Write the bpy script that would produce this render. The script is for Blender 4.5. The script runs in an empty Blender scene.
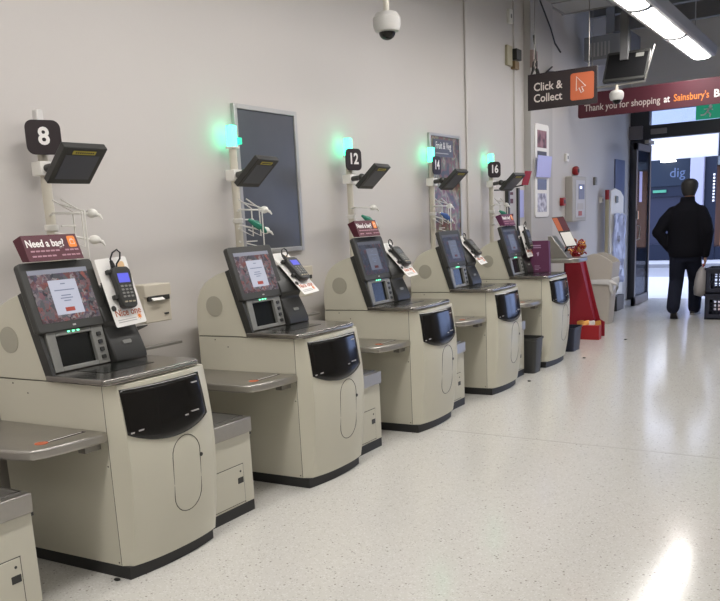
import bpy, bmesh, math, random
from mathutils import Vector, Matrix
random.seed(4)
SC = bpy.context.scene
COL = SC.collection
PI = math.pi

# ------------------------------------------------------------------ camera
cd = bpy.data.cameras.new('camera')
cam = bpy.data.objects.new('camera', cd)
COL.objects.link(cam)
_r = Vector((0.84752904, 0.52860262, -0.04768426))
_u = Vector((-0.06863884, 0.19825184, 0.97774481))
_w = Vector((-0.52629196, 0.82539413, -0.20430687))
M = Matrix((( _r.x, _u.x, -_w.x, 0), (_r.y, _u.y, -_w.y, 0), (_r.z, _u.z, -_w.z, 1.45), (0, 0, 0, 1)))
cam.matrix_world = M
cd.sensor_width = 36
cd.sensor_fit = 'HORIZONTAL'
cd.lens = 808.56 / 720 * 36
cd.shift_x = -0.0024566
cd.shift_y = 0.1262476
cd.clip_start = 0.05
SC.camera = cam

# ------------------------------------------------------------------ world, light, exposure
W = bpy.data.worlds.new('overcast_sky')
SC.world = W
W.use_nodes = True
nt = W.node_tree
bg = nt.nodes['Background']
bg.inputs[0].default_value = (0.62, 0.72, 1.0, 1)
bg.inputs[1].default_value = 3.2
SC.view_settings.view_transform = 'Standard'
SC.view_settings.look = 'None'
SC.view_settings.gamma = 1
SC.view_settings.exposure = 0.55
LAMP_STRENGTH = 20.0


# ------------------------------------------------------------------ materials
def mat(name, col, rough=0.5, metal=0.0, emit=None, estr=0.0, noise=0.0, nscale=8.0, bump=0.0, bscale=60.0,
        coat=0.0, alpha=1.0, trans=0.0, spec=0.5):
    m = bpy.data.materials.new(name)
    m.use_nodes = True
    t = m.node_tree
    b = t.nodes['Principled BSDF']
    b.inputs['Base Color'].default_value = (*col, 1)
    b.inputs['Roughness'].default_value = rough
    b.inputs['Metallic'].default_value = metal
    b.inputs['Specular IOR Level'].default_value = spec
    if coat:
        b.inputs['Coat Weight'].default_value = coat
        b.inputs['Coat Roughness'].default_value = 0.06
    if emit:
        b.inputs['Emission Color'].default_value = (*emit, 1)
        b.inputs['Emission Strength'].default_value = estr
    if trans:
        b.inputs['Transmission Weight'].default_value = trans
    if alpha < 1:
        b.inputs['Alpha'].default_value = alpha
    if noise or bump:
        tc = t.nodes.new('ShaderNodeTexCoord')
        n = t.nodes.new('ShaderNodeTexNoise')
        n.inputs['Scale'].default_value = nscale
        n.inputs['Detail'].default_value = 5
        t.links.new(tc.outputs['Object'], n.inputs['Vector'])
        if noise:
            mx = t.nodes.new('ShaderNodeMix')
            mx.data_type = 'RGBA'
            mx.inputs[6].default_value = (*[c * (1 - noise) for c in col], 1)
            mx.inputs[7].default_value = (*[min(1, c * (1 + noise)) for c in col], 1)
            t.links.new(n.outputs['Fac'], mx.inputs[0])
            t.links.new(mx.outputs[2], b.inputs['Base Color'])
        if bump:
            n2 = t.nodes.new('ShaderNodeTexNoise')
            n2.inputs['Scale'].default_value = bscale
            n2.inputs['Detail'].default_value = 3
            t.links.new(tc.outputs['Object'], n2.inputs['Vector'])
            bp = t.nodes.new('ShaderNodeBump')
            bp.inputs['Strength'].default_value = bump
            bp.inputs['Distance'].default_value = 0.004
            t.links.new(n2.outputs['Fac'], bp.inputs['Height'])
            t.links.new(bp.outputs['Normal'], b.inputs['Normal'])
    return m


def ramp_mat(name, stops, kind='voronoi', scale=30.0, rough=0.5, emit=0.0, coat=0.0, stretch=(1, 1, 1)):
    """a printed picture or chips: cells of texture coloured through a ramp"""
    m = bpy.data.materials.new(name)
    m.use_nodes = True
    t = m.node_tree
    b = t.nodes['Principled BSDF']
    b.inputs['Roughness'].default_value = rough
    b.inputs['Coat Weight'].default_value = coat
    tc = t.nodes.new('ShaderNodeTexCoord')
    mp = t.nodes.new('ShaderNodeMapping')
    mp.inputs['Scale'].default_value = stretch
    t.links.new(tc.outputs['Object'], mp.inputs['Vector'])
    r = t.nodes.new('ShaderNodeValToRGB')
    r.color_ramp.interpolation = 'LINEAR'
    els = r.color_ramp.elements
    while len(els) < len(stops):
        els.new(0.5)
    for e, (p, c) in zip(els, stops):
        e.position = p
        e.color = (*c, 1)
    if kind == 'voronoi':
        nz = t.nodes.new('ShaderNodeTexNoise')
        nz.inputs['Scale'].default_value = scale * 0.8
        t.links.new(mp.outputs['Vector'], nz.inputs['Vector'])
        ad = t.nodes.new('ShaderNodeMix')
        ad.data_type = 'VECTOR'
        ad.inputs[0].default_value = 0.06
        t.links.new(mp.outputs['Vector'], ad.inputs[4])
        t.links.new(nz.outputs['Color'], ad.inputs[5])
        v = t.nodes.new('ShaderNodeTexVoronoi')
        v.inputs['Scale'].default_value = scale
        t.links.new(ad.outputs[1], v.inputs['Vector'])
        sp = t.nodes.new('ShaderNodeSeparateColor')
        t.links.new(v.outputs['Color'], sp.inputs[0])
        t.links.new(sp.outputs[0], r.inputs[0])
    else:
        v = t.nodes.new('ShaderNodeTexNoise')
        v.inputs['Scale'].default_value = scale
        v.inputs['Detail'].default_value = 2
        t.links.new(mp.outputs['Vector'], v.inputs['Vector'])
        t.links.new(v.outputs['Fac'], r.inputs[0])
    t.links.new(r.outputs[0], b.inputs['Base Color'])
    if emit:
        t.links.new(r.outputs[0], b.inputs['Emission Color'])
        b.inputs['Emission Strength'].default_value = emit
    return m


def terrazzo():
    m = bpy.data.materials.new('terrazzo')
    m.use_nodes = True
    t = m.node_tree
    b = t.nodes['Principled BSDF']
    tc = t.nodes.new('ShaderNodeTexCoord')
    base = (0.62, 0.605, 0.565, 1)

    def cells(scale, lo, hi):
        v = t.nodes.new('ShaderNodeTexVoronoi')
        v.inputs['Scale'].default_value = scale
        t.links.new(tc.outputs['Object'], v.inputs['Vector'])
        s = t.nodes.new('ShaderNodeSeparateColor')
        t.links.new(v.outputs['Color'], s.inputs[0])
        mr = t.nodes.new('ShaderNodeMapRange')
        mr.inputs[1].default_value = lo
        mr.inputs[2].default_value = hi
        t.links.new(s.outputs[0], mr.inputs[0])
        lt = t.nodes.new('ShaderNodeMath')
        lt.operation = 'LESS_THAN'
        lt.inputs[1].default_value = 0.42
        t.links.new(v.outputs['Distance'], lt.inputs[0])
        mu = t.nodes.new('ShaderNodeMath')
        mu.operation = 'MULTIPLY'
        t.links.new(mr.outputs[0], mu.inputs[0])
        t.links.new(lt.outputs[0], mu.inputs[1])
        return mu.outputs[0]

    def mix(a, fac, col):
        mx = t.nodes.new('ShaderNodeMix')
        mx.data_type = 'RGBA'
        if isinstance(a, tuple):
            mx.inputs[6].default_value = a
        else:
            t.links.new(a, mx.inputs[6])
        mx.inputs[7].default_value = col
        t.links.new(fac, mx.inputs[0])
        return mx.outputs[2]
    c = mix(base, cells(95, 0.5, 0.6), (0.69, 0.68, 0.65, 1))
    c = mix(c, cells(120, 0.80, 0.86), (0.47, 0.45, 0.41, 1))
    c = mix(c, cells(85, 0.965, 0.98), (0.30, 0.28, 0.25, 1))
    t.links.new(c, b.inputs['Base Color'])
    n = t.nodes.new('ShaderNodeTexNoise')
    n.inputs['Scale'].default_value = 1.3
    n.inputs['Detail'].default_value = 6
    t.links.new(tc.outputs['Object'], n.inputs['Vector'])
    mr = t.nodes.new('ShaderNodeMapRange')
    mr.inputs[3].default_value = 0.09
    mr.inputs[4].default_value = 0.20
    t.links.new(n.outputs['Fac'], mr.inputs[0])
    t.links.new(mr.outputs[0], b.inputs['Roughness'])
    b.inputs['Specular IOR Level'].default_value = 0.55
    return m


def glass_mat(name, tint=(0.85, 0.9, 1.0), mixf=0.14, rough=0.02):
    m = bpy.data.materials.new(name)
    m.use_nodes = True
    t = m.node_tree
    t.nodes.remove(t.nodes['Principled BSDF'])
    o = t.nodes['Material Output']
    tr = t.nodes.new('ShaderNodeBsdfTransparent')
    tr.inputs[0].default_value = (*tint, 1)
    g = t.nodes.new('ShaderNodeBsdfGlossy')
    g.inputs['Roughness'].default_value = rough
    mx = t.nodes.new('ShaderNodeMixShader')
    mx.inputs[0].default_value = mixf
    t.links.new(tr.outputs[0], mx.inputs[1])
    t.links.new(g.outputs[0], mx.inputs[2])
    t.links.new(mx.outputs[0], o.inputs[0])
    return m


K = {}
K['wall'] = mat('painted_wall', (0.575, 0.545, 0.52), 0.6, noise=0.025, nscale=1.2, bump=0.08, bscale=25)
K['ceil'] = mat('ceiling_tile', (0.36, 0.35, 0.33), 0.8, noise=0.04)
K['void'] = mat('dark_ceiling_deck', (0.13, 0.13, 0.135), 0.8, noise=0.1)
K['floor'] = terrazzo()
K['joint'] = mat('floor_joint', (0.36, 0.34, 0.31), 0.5)
K['cream'] = mat('cream_shell', (0.60, 0.575, 0.475), 0.42, noise=0.03, nscale=3, bump=0.05, bscale=300)
K['cream_cap'] = mat('cream_front', (0.62, 0.595, 0.49), 0.33, noise=0.02, nscale=3)
K['beige'] = mat('beige_plastic', (0.56, 0.51, 0.42), 0.45)
K['line'] = mat('seam_gap', (0.09, 0.085, 0.07), 0.7)
K['black'] = mat('black_plinth', (0.022, 0.022, 0.022), 0.5)
K['char'] = mat('charcoal_plastic', (0.030, 0.030, 0.028), 0.42)
K['bezel'] = mat('charcoal_bezel', (0.045, 0.045, 0.042), 0.45)
K['smoke'] = mat('smoked_panel', (0.012, 0.011, 0.010), 0.13, spec=0.35)
K['steel'] = mat('brushed_steel', (0.42, 0.40, 0.37), 0.36, metal=0.9, noise=0.06, nscale=40)
K['steel_d'] = mat('dull_steel', (0.27, 0.26, 0.24), 0.42, metal=0.8, noise=0.05, nscale=30)
K['steel_top'] = mat('scratched_steel', (0.27, 0.255, 0.24), 0.18, metal=0.9, noise=0.08, nscale=20)
K['grey'] = mat('light_grey_plastic', (0.22, 0.22, 0.205), 0.4)
K['glassdark'] = mat('scanner_glass', (0.01, 0.011, 0.010), 0.2, spec=0.35)
K['white'] = mat('white_paper', (0.82, 0.80, 0.77), 0.55)
K['whitep'] = mat('white_plastic', (0.75, 0.73, 0.68), 0.4)
K['maroon'] = mat('maroon_print', (0.085, 0.012, 0.024), 0.5)
K['maroon_d'] = mat('dark_plum_sign', (0.020, 0.012, 0.014), 0.5)
K['purple'] = mat('purple_print', (0.11, 0.02, 0.07), 0.5)
K['orange'] = mat('orange_print', (0.85, 0.25, 0.035), 0.5)
K['orange_d'] = mat('dull_orange_print', (0.48, 0.115, 0.045), 0.5)
K['lettering'] = mat('white_lettering', (0.85, 0.82, 0.80), 0.5)
K['pinklet'] = mat('faint_lettering', (0.42, 0.22, 0.27), 0.5)
K['greylet'] = mat('grey_lettering', (0.45, 0.43, 0.42), 0.5)
K['food'] = ramp_mat('food_picture', [(0.0, (0.22, 0.07, 0.06)), (0.2, (0.02, 0.02, 0.03)), (0.4, (0.07, 0.08, 0.09)), (0.55, (0.17, 0.08, 0.09)),
                                      (0.7, (0.05, 0.04, 0.08)), (0.85, (0.22, 0.20, 0.20)), (1.0, (0.06, 0.05, 0.07))], scale=55, rough=0.3, emit=0.16)
K['scr_bar'] = mat('screen_header', (0.1, 0.1, 0.12), 0.3, emit=(0.50, 0.52, 0.62), estr=0.24)
K['scr_card'] = mat('screen_dialog', (0.1, 0.1, 0.1), 0.3, emit=(0.62, 0.64, 0.78), estr=0.46)
K['scr_text'] = mat('screen_text', (0.1, 0.1, 0.1), 0.3, emit=(0.16, 0.22, 0.42), estr=0.3)
K['scr_btn'] = mat('screen_button', (0.1, 0.02, 0.02), 0.3, emit=(0.55, 0.09, 0.05), estr=0.35)
K['scr_blue'] = mat('handset_display', (0.02, 0.02, 0.1), 0.3, emit=(0.12, 0.13, 0.75), estr=0.7)
K['scr_dark'] = mat('idle_monitor_glass', (0.075, 0.08, 0.10), 0.3)
K['food_dim'] = ramp_mat('dim_food_picture', [(0.0, (0.10, 0.05, 0.06)), (0.3, (0.02, 0.025, 0.035)), (0.6, (0.05, 0.06, 0.09)), (1.0, (0.03, 0.035, 0.05))], scale=55, rough=0.3, emit=0.12)  # far screens: viewing-angle darkening put into picture, header, dialog and button colours
K['bar_dim'] = mat('dim_screen_header', (0.05, 0.05, 0.06), 0.3, emit=(0.50, 0.55, 0.70), estr=0.07)
K['card_dim'] = mat('dim_screen_dialog', (0.05, 0.05, 0.06), 0.3, emit=(0.50, 0.58, 0.78), estr=0.13)
K['btn_dim'] = mat('dim_screen_button', (0.05, 0.01, 0.01), 0.3, emit=(0.4, 0.06, 0.05), estr=0.08)
K['label_y'] = mat('yellow_label', (0.50, 0.42, 0.06), 0.5)
K['led'] = mat('green_led', (0.05, 0.5, 0.2), 0.4, emit=(0.15, 1.0, 0.45), estr=2.5)
K['lamp_on'] = mat('lit_green_lamp', (0.1, 0.6, 0.45), 0.4, emit=(0.05, 1.0, 0.48), estr=4.6)
K['lamp_off'] = mat('unlit_lamp', (0.70, 0.68, 0.66), 0.35)
K['pole'] = mat('cream_pole', (0.62, 0.58, 0.49), 0.4)
K['chrome'] = mat('chrome', (0.6, 0.6, 0.6), 0.15, metal=1.0)
K['tube'] = mat('lit_diffuser', (0.9, 0.9, 0.9), 0.5, emit=(1.0, 0.965, 0.93), estr=LAMP_STRENGTH)
K['tube_unseen'] = mat('unseen_diffuser', (0.9, 0.9, 0.9), 0.5, emit=(1.0, 0.965, 0.93), estr=LAMP_STRENGTH * 0.32)  # glow of the two added rows out of view
K['wall_dim'] = mat('low_bounce_wall', (0.34, 0.32, 0.30), 0.7)  # walls out of view, darkened so they bounce less light
K['hous'] = mat('lamp_housing', (0.34, 0.33, 0.32), 0.5)
K['board'] = mat('noticeboard_felt', (0.085, 0.09, 0.105), 0.30, noise=0.25, nscale=3.5)
K['alu'] = mat('aluminium_frame', (0.47, 0.46, 0.45), 0.4, metal=0.5)
K['veg'] = ramp_mat('vegetable_poster', [(0.36, (0.05, 0.045, 0.03)), (0.44, (0.20, 0.06, 0.04)), (0.5, (0.10, 0.12, 0.05)), (0.57, (0.30, 0.24, 0.15)), (0.66, (0.16, 0.04, 0.03))],
                    kind='noise', scale=9, rough=0.3)
K['plate'] = mat('slate_plate', (0.09, 0.09, 0.115), 0.4)
K['red'] = mat('red_card', (0.27, 0.008, 0.02), 0.5)
K['redgl'] = mat('red_plastic', (0.30, 0.012, 0.015), 0.3)
K['gold'] = mat('gold_foil', (0.62, 0.30, 0.07), 0.35, metal=0.4)
K['bin'] = mat('beige_bin', (0.50, 0.46, 0.41), 0.45)
K['liner'] = mat('bin_liner', (0.62, 0.61, 0.60), 0.35, bump=0.6, bscale=30)
K['dbin'] = mat('dark_grey_bin', (0.045, 0.046, 0.045), 0.5)
K['frame'] = mat('dark_door_frame', (0.022, 0.024, 0.032), 0.4)
K['glass'] = glass_mat('door_glass', (0.78, 0.84, 0.95), 0.10)
K['exit'] = mat('exit_green', (0.01, 0.16, 0.09), 0.4, emit=(0.01, 0.25, 0.14), estr=0.5)
K['pave'] = mat('pavement', (0.40, 0.40, 0.42), 0.6, noise=0.05, nscale=2)
K['road'] = mat('wet_road', (0.24, 0.24, 0.26), 0.5, noise=0.06, nscale=1.5)
K['kerb'] = mat('kerb_stone', (0.16, 0.16, 0.17), 0.7)
K['fascia'] = mat('white_fascia', (0.47, 0.46, 0.46), 0.5, noise=0.04, nscale=0.8)
K['shopb'] = mat('blue_shopfront', (0.014, 0.021, 0.035), 0.35, spec=0.1)
K['shopd'] = mat('navy_shopfront', (0.012, 0.016, 0.030), 0.35, spec=0.1)
K['shopg'] = mat('shop_window_glass', (0.022, 0.025, 0.044), 0.3, spec=0.1)
K['column'] = mat('pale_column', (0.27, 0.27, 0.36), 0.5)
K['warm'] = mat('lit_shop_interior', (0.30, 0.17, 0.11), 0.6, emit=(0.62, 0.30, 0.16), estr=0.35)
K['spot'] = mat('lit_spot', (1, 1, 1), 0.5, emit=(1, 0.97, 0.9), estr=4)
K['coat'] = mat('black_jacket', (0.006, 0.006, 0.009), 0.85, spec=0.12, bump=0.35, bscale=18)
K['jean'] = mat('dark_jeans', (0.014, 0.016, 0.028), 0.9, spec=0.12, bump=0.35, bscale=22)
K['skin'] = mat('skin', (0.36, 0.20, 0.14), 0.5)
K['hair'] = mat('dark_hair', (0.012, 0.010, 0.009), 0.6, bump=0.8, bscale=120)
K['shoe'] = mat('dark_shoe', (0.02, 0.02, 0.022), 0.5)
K['sole'] = mat('pale_sole', (0.30, 0.29, 0.28), 0.6)
K['bag'] = mat('grey_carrier_bag', (0.33, 0.31, 0.31), 0.5, bump=0.6, bscale=14)
K['crate'] = mat('navy_crate', (0.014, 0.017, 0.035), 0.4)
K['screenblue'] = mat('pale_blue_leaflet', (0.42, 0.44, 0.78), 0.35)
K['foil'] = mat('clear_wrap', (0.42, 0.46, 0.66), 0.3, bump=1.0, bscale=16)
K['bluep'] = mat('blue_grey_panel', (0.13, 0.16, 0.26), 0.4)
K['greenp'] = mat('green_plastic', (0.02, 0.20, 0.13), 0.4)
K['bluepl'] = mat('blue_plastic', (0.04, 0.10, 0.32), 0.4)
K['yel'] = mat('aged_yellow', (0.40, 0.36, 0.25), 0.5)
K['cable'] = mat('black_cable', (0.01, 0.01, 0.01), 0.4)


# ------------------------------------------------------------------ mesh builder
def frame(o, r, u):
    r = Vector(r).normalized()
    u = Vector(u).normalized()
    n = r.cross(u)
    return Matrix(((r.x, u.x, n.x, o[0]), (r.y, u.y, n.y, o[1]), (r.z, u.z, n.z, o[2]), (0, 0, 0, 1)))


def FX(x, y, z):   # face looking +X: u along +Y, v up
    return frame((x, y, z), (0, 1, 0), (0, 0, 1))


def FYn(x, y, z):  # face looking -Y: u along +X, v up
    return frame((x, y, z), (1, 0, 0), (0, 0, 1))


class MB:
    def __init__(s, m=None):
        s.v = []
        s.f = []
        s.m = m or Matrix.Identity(4)

    def pts(s, P):
        b = len(s.v)
        s.v += [s.m @ Vector(p) for p in P]
        return b

    def box(s, a, b):
        x0, y0, z0 = a
        x1, y1, z1 = b
        k = s.pts([(x0, y0, z0), (x1, y0, z0), (x1, y1, z0), (x0, y1, z0), (x0, y0, z1), (x1, y0, z1), (x1, y1, z1), (x0, y1, z1)])
        for f in ((0, 3, 2, 1), (4, 5, 6, 7), (0, 1, 5, 4), (1, 2, 6, 5), (2, 3, 7, 6), (3, 0, 4, 7)):
            s.f.append([k + i for i in f])
        return s

    def ext(s, poly, fn0, fn1):
        """extrude a 2D polygon between two placements"""
        n = len(poly)
        a = s.pts([fn0(*p) for p in poly])
        b = s.pts([fn1(*p) for p in poly])
        s.f.append([a + i for i in range(n)][::-1])
        s.f.append([b + i for i in range(n)])
        for i in range(n):
            j = (i + 1) % n
            s.f.append([a + i, a + j, b + j, b + i])
        return s

    def plate(s, poly, d0, d1):      # polygon in local uv, thickness along local normal
        return s.ext(poly, lambda u, v: (u, v, d0), lambda u, v: (u, v, d1))

    def prism_y(s, poly, y0, y1):    # polygon in xz
        return s.ext(poly, lambda x, z: (x, y1, z), lambda x, z: (x, y0, z))

    def cyl(s, p, q, r, seg=12, r2=None, cap=True):
        p = Vector(p)
        q = Vector(q)
        d = (q - p).normalized()
        a = d.orthogonal().normalized()
        b = d.cross(a)
        r2 = r if r2 is None else r2
        A = s.pts([p + (a * math.cos(t) + b * math.sin(t)) * r for t in [2 * PI * i / seg for i in range(seg)]])
        B = s.pts([q + (a * math.cos(t) + b * math.sin(t)) * r2 for t in [2 * PI * i / seg for i in range(seg)]])
        for i in range(seg):
            j = (i + 1) % seg
            s.f.append([A + i, A + j, B + j, B + i])
        if cap:
            s.f.append([A + i for i in range(seg)][::-1])
            s.f.append([B + i for i in range(seg)])
        return s

    def tube(s, P, r, seg=8, close=False):
        P = [Vector(p) for p in P]
        n = len(P)
        rings = []
        prev = None
        for i, p in enumerate(P):
            if close:
                d = (P[(i + 1) % n] - P[i - 1]).normalized()
            else:
                d = (P[min(i + 1, n - 1)] - P[max(i - 1, 0)]).normalized()
            a = d.orthogonal().normalized() if prev is None else (prev - d * prev.dot(d)).normalized()
            prev = a
            b = d.cross(a)
            rr = r[i] if isinstance(r, (list, tuple)) else r
            rings.append(s.pts([p + (a * math.cos(t) + b * math.sin(t)) * rr for t in [2 * PI * k / seg for k in range(seg)]]))
        m = n if close else n - 1
        for i in range(m):
            A, B = rings[i], rings[(i + 1) % n]
            for k in range(seg):
                j = (k + 1) % seg
                s.f.append([A + k, A + j, B + j, B + k])
        if not close:
            s.f.append([rings[0] + k for k in range(seg)][::-1])
            s.f.append([rings[-1] + k for k in range(seg)])
        return s

    def rings(s, R, cap=True):
        """loft closed rings of equal length"""
        n = len(R[0])
        idx = [s.pts(r) for r in R]
        for a, b in zip(idx, idx[1:]):
            for k in range(n):
                j = (k + 1) % n
                s.f.append([a + k, a + j, b + j, b + k])
        if cap:
            s.f.append([idx[0] + k for k in range(n)][::-1])
            s.f.append([idx[-1] + k for k in range(n)])
        return s

    def ell(s, c, rad, seg=16, st=10, z0=-1.0, z1=1.0):
        R = []
        for i in range(st + 1):
            ph = math.asin(z0) + (math.asin(z1) - math.asin(z0)) * i / st
            cr = max(math.cos(ph), 0.02)
            R.append([(c[0] + rad[0] * cr * math.cos(t), c[1] + rad[1] * cr * math.sin(t), c[2] + rad[2] * math.sin(ph))
                      for t in [2 * PI * k / seg for k in range(seg)]])
        return s.rings(R)

    def grid(s, G):
        n, m = len(G), len(G[0])
        k = s.pts([p for r in G for p in r])
        for i in range(n - 1):
            for j in range(m - 1):
                s.f.append([k + i * m + j, k + i * m + j + 1, k + (i + 1) * m + j + 1, k + (i + 1) * m + j])
        return s

    def obj(s, name, material, parent=None, bevel=0, ang=35, solid=0, remesh=0, sub=0, label=None, segs=2):
        me = bpy.data.meshes.new(name)
        o = bpy.data.objects.new(name, me)
        inv = Matrix.Identity(4)
        if parent is not None:
            inv = WM[parent.name].inverted()
            o.parent = parent
        me.from_pydata([tuple(inv @ v) for v in s.v], [], s.f)
        bm = bmesh.new()
        bm.from_mesh(me)
        if not solid:
            bmesh.ops.recalc_face_normals(bm, faces=bm.faces)
        bm.to_mesh(me)
        bm.free()
        me.shade_smooth()
        me.set_sharp_from_angle(angle=math.radians(ang))
        me.materials.append(material)
        COL.objects.link(o)
        WM[o.name] = WM[parent.name].copy() if parent is not None else Matrix.Identity(4)
        if solid:
            md = o.modifiers.new('thickness', 'SOLIDIFY')
            md.thickness = solid
            md.offset = 0
        if remesh:
            md = o.modifiers.new('join', 'REMESH')
            md.mode = 'VOXEL'
            md.voxel_size = remesh
            md.use_smooth_shade = True
            sm = o.modifiers.new('smooth', 'SMOOTH')
            sm.factor = 0.5
            sm.iterations = 4
        if bevel:
            md = o.modifiers.new('edge', 'BEVEL')
            md.width = bevel
            md.segments = segs
            md.limit_method = 'ANGLE'
            md.angle_limit = math.radians(38)
        if sub:
            md = o.modifiers.new('sub', 'SUBSURF')
            md.levels = sub
            md.render_levels = sub
        if label:
            o['label'] = label
        return o


WM = {}


def split_obj(mb, name, material, parent=None, **kw):
    '''one object for every separate piece of the builder'''
    par = list(range(len(mb.v)))

    def find(a):
        while par[a] != a:
            par[a] = par[par[a]]
            a = par[a]
        return a
    for f in mb.f:
        for i in f[1:]:
            par[find(i)] = find(f[0])
    groups = {}
    for f in mb.f:
        groups.setdefault(find(f[0]), []).append(f)
    out = []
    for fs in groups.values():
        used = sorted({i for f in fs for i in f})
        mp = {i: k for k, i in enumerate(used)}
        q = MB()
        q.v = [mb.v[i] for i in used]
        q.f = [[mp[i] for i in f] for f in fs]
        out.append(q.obj(name, material, parent, **kw))
    return out



def root(name, loc, label, cat, group=None):
    o = bpy.data.objects.new(name, None)
    o.empty_display_size = 0.1
    COL.objects.link(o)
    o.location = loc
    WM[o.name] = Matrix.Translation(Vector(loc))
    o['label'] = label
    o['category'] = cat
    if group:
        o['group'] = group
    return o


def tag(o, label, cat, group=None):
    o['label'] = label
    o['category'] = cat
    if group:
        o['group'] = group
    return o


def struct(o):
    o['kind'] = 'structure'
    return o


def text(body, size, fr, name, material, parent=None, bold=0.0, align='CENTER', depth=0.0006, xs=1.0, valign='CENTER', label=None):
    cu = bpy.data.curves.new('t', 'FONT')
    cu.body = body
    cu.size = size
    cu.align_x = align
    cu.align_y = valign
    cu.extrude = depth
    cu.offset = bold
    cu.resolution_u = 3
    t = bpy.data.objects.new('t', cu)
    COL.objects.link(t)
    dg = bpy.context.evaluated_depsgraph_get()
    me = bpy.data.meshes.new_from_object(t.evaluated_get(dg))
    bpy.data.objects.remove(t)
    inv = WM[parent.name].inverted() if parent is not None else Matrix.Identity(4)
    me.transform(inv @ fr @ Matrix.Diagonal((xs, 1, 1, 1)))
    me.materials.clear()
    me.materials.append(material)
    me.name = name
    o = bpy.data.objects.new(name, me)
    COL.objects.link(o)
    if parent is not None:
        o.parent = parent
    if label:
        o['label'] = label
    return o


def rrect(w, h, r, n=5, cx=0, cy=0):
    P = []
    for (sx, sy, a0) in ((1, 1, 0), (-1, 1, 90), (-1, -1, 180), (1, -1, 270)):
        for i in range(n + 1):
            a = math.radians(a0 + 90 * i / n)
            P.append((cx + sx * (w / 2 - r) + r * math.cos(a), cy + sy * (h / 2 - r) + r * math.sin(a)))
    return P


def rect(u0, u1, v0, v1):
    return [(u0, v0), (u1, v0), (u1, v1), (u0, v1)]


def shift(fr, u, v, d=0.0):
    return fr @ Matrix.Translation((u, v, d))


def box_obj(name, a, b, material, parent=None, bevel=0.0, label=None):
    return MB().box(a, b).obj(name, material, parent, bevel=bevel, label=label)


# ================================================================== SETTING
XW = -3.42          # the wall behind the kiosks
YD = 13.70          # the shopfront wall
XR = 7.0
YB = -4.0
struct(box_obj('floor', (XW - 0.2, YB, -0.1), (XR, YD + 0.15, 0.0), K['floor']))
struct(box_obj('wall_left', (XW - 0.2, YB, 0), (XW, YD + 0.2, 4.4), K['wall']))
struct(box_obj('wall_right', (XR, YB, 0), (XR + 0.15, YD, 4.4), K['wall_dim']))
struct(box_obj('wall_back', (XW, YB - 0.15, 0), (XR, YB, 4.4), K['wall_dim']))
struct(box_obj('ceiling', (XW, YB, 3.80), (XR, 10.3, 3.9), K['ceil']))
struct(box_obj('ceiling', (XW, 10.3, 4.25), (XR, YD, 4.35), K['void']))
# wall above the shopfront, glazing below
struct(box_obj('wall_front', (XW, YD, 2.95), (XR, YD + 0.2, 4.3), mat('bulkhead_paint', (0.72, 0.70, 0.67), 0.7)))
struct(box_obj('wall_front_side', (3.2, YD, 0), (XR, YD + 0.2, 2.95), K['wall']))
g = MB()
for y in (10.3, 11.4, 12.5):
    g.box((XW, y, 3.95), (XR, y + 0.10, 4.25))
struct(g.obj('trim_1', mat('roof_beam', (0.20, 0.20, 0.20), 0.6)))
g = MB()
for x in [XW + 0.3 + i * 0.16 for i in range(62)]:
    g.box((x, 10.4, 4.20), (x + 0.05, YD, 4.25))
struct(g.obj('trim_2', mat('deck_rib', (0.13, 0.13, 0.14), 0.7)))
# ceiling tile joints near the wall
g = MB()
for x in (XW + 0.02, -2.82, -2.22):
    g.box((x, YB, 3.792), (x + 0.025, 10.3, 3.80))
for i in range(24):
    g.box((XW, 10.27 - i * 0.6, 3.790), (XR, 10.295 - i * 0.6, 3.80))
struct(g.obj('trim_3', mat('tile_rail', (0.30, 0.29, 0.28), 0.6)))
# metal joint line in the terrazzo
struct(box_obj('trim_4', (-2.6, 4.93, 0.0), (6.9, 4.937, 0.0008), K['joint']))
struct(box_obj('trim_5', (1.6, YB, 0.0), (1.607, YD, 0.0008), K['joint']))
# boxed column, pipe, conduit and pier on the wall
struct(box_obj('trim_6', (XW, 7.44, 0), (XW + 0.022, 7.74, 3.8), K['wall'], bevel=0.012))
struct(box_obj('trim_8', (XW, 8.68, 1.9), (XW + 0.02, 8.71, 3.8), K['wall']))
struct(box_obj('wall_pier', (XW, 9.0, 0), (XW + 0.08, 9.72, 3.8), mat('pier_paint', (0.47, 0.45, 0.435), 0.6, noise=0.02), bevel=0.004))

# ---- shopfront frame with transom panes, door leaf
fz = 2.52
g = MB()
g.box((XW, YD - 0.06, 0), (-3.13, YD + 0.10, 3.0))             # left post
g.box((-3.13, YD - 0.06, fz), (3.2, YD + 0.10, 2.72))          # header
g.box((-3.13, YD - 0.06, 2.94), (3.2, YD + 0.10, 3.02))        # top rail
g.box((-0.95, YD - 0.06, 0), (-0.80, YD + 0.10, 3.0))          # right door post
g.box((3.05, YD - 0.06, 0), (3.2, YD + 0.10, 3.0))
g.box((1.1, YD - 0.06, 0), (1.2, YD + 0.10, 3.0))
g.box((-0.8, YD - 0.06, 0), (3.2, YD + 0.10, 0.25))
struct(g.obj('window_1', K['frame'], bevel=0.005))
struct(box_obj('window_2', (-3.13, YD + 0.01, 2.72), (3.05, YD + 0.02, 2.94), K['glass']))
struct(box_obj('window_3', (-0.80, YD + 0.01, 0.25), (3.05, YD + 0.02, fz), K['glass']))


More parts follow.
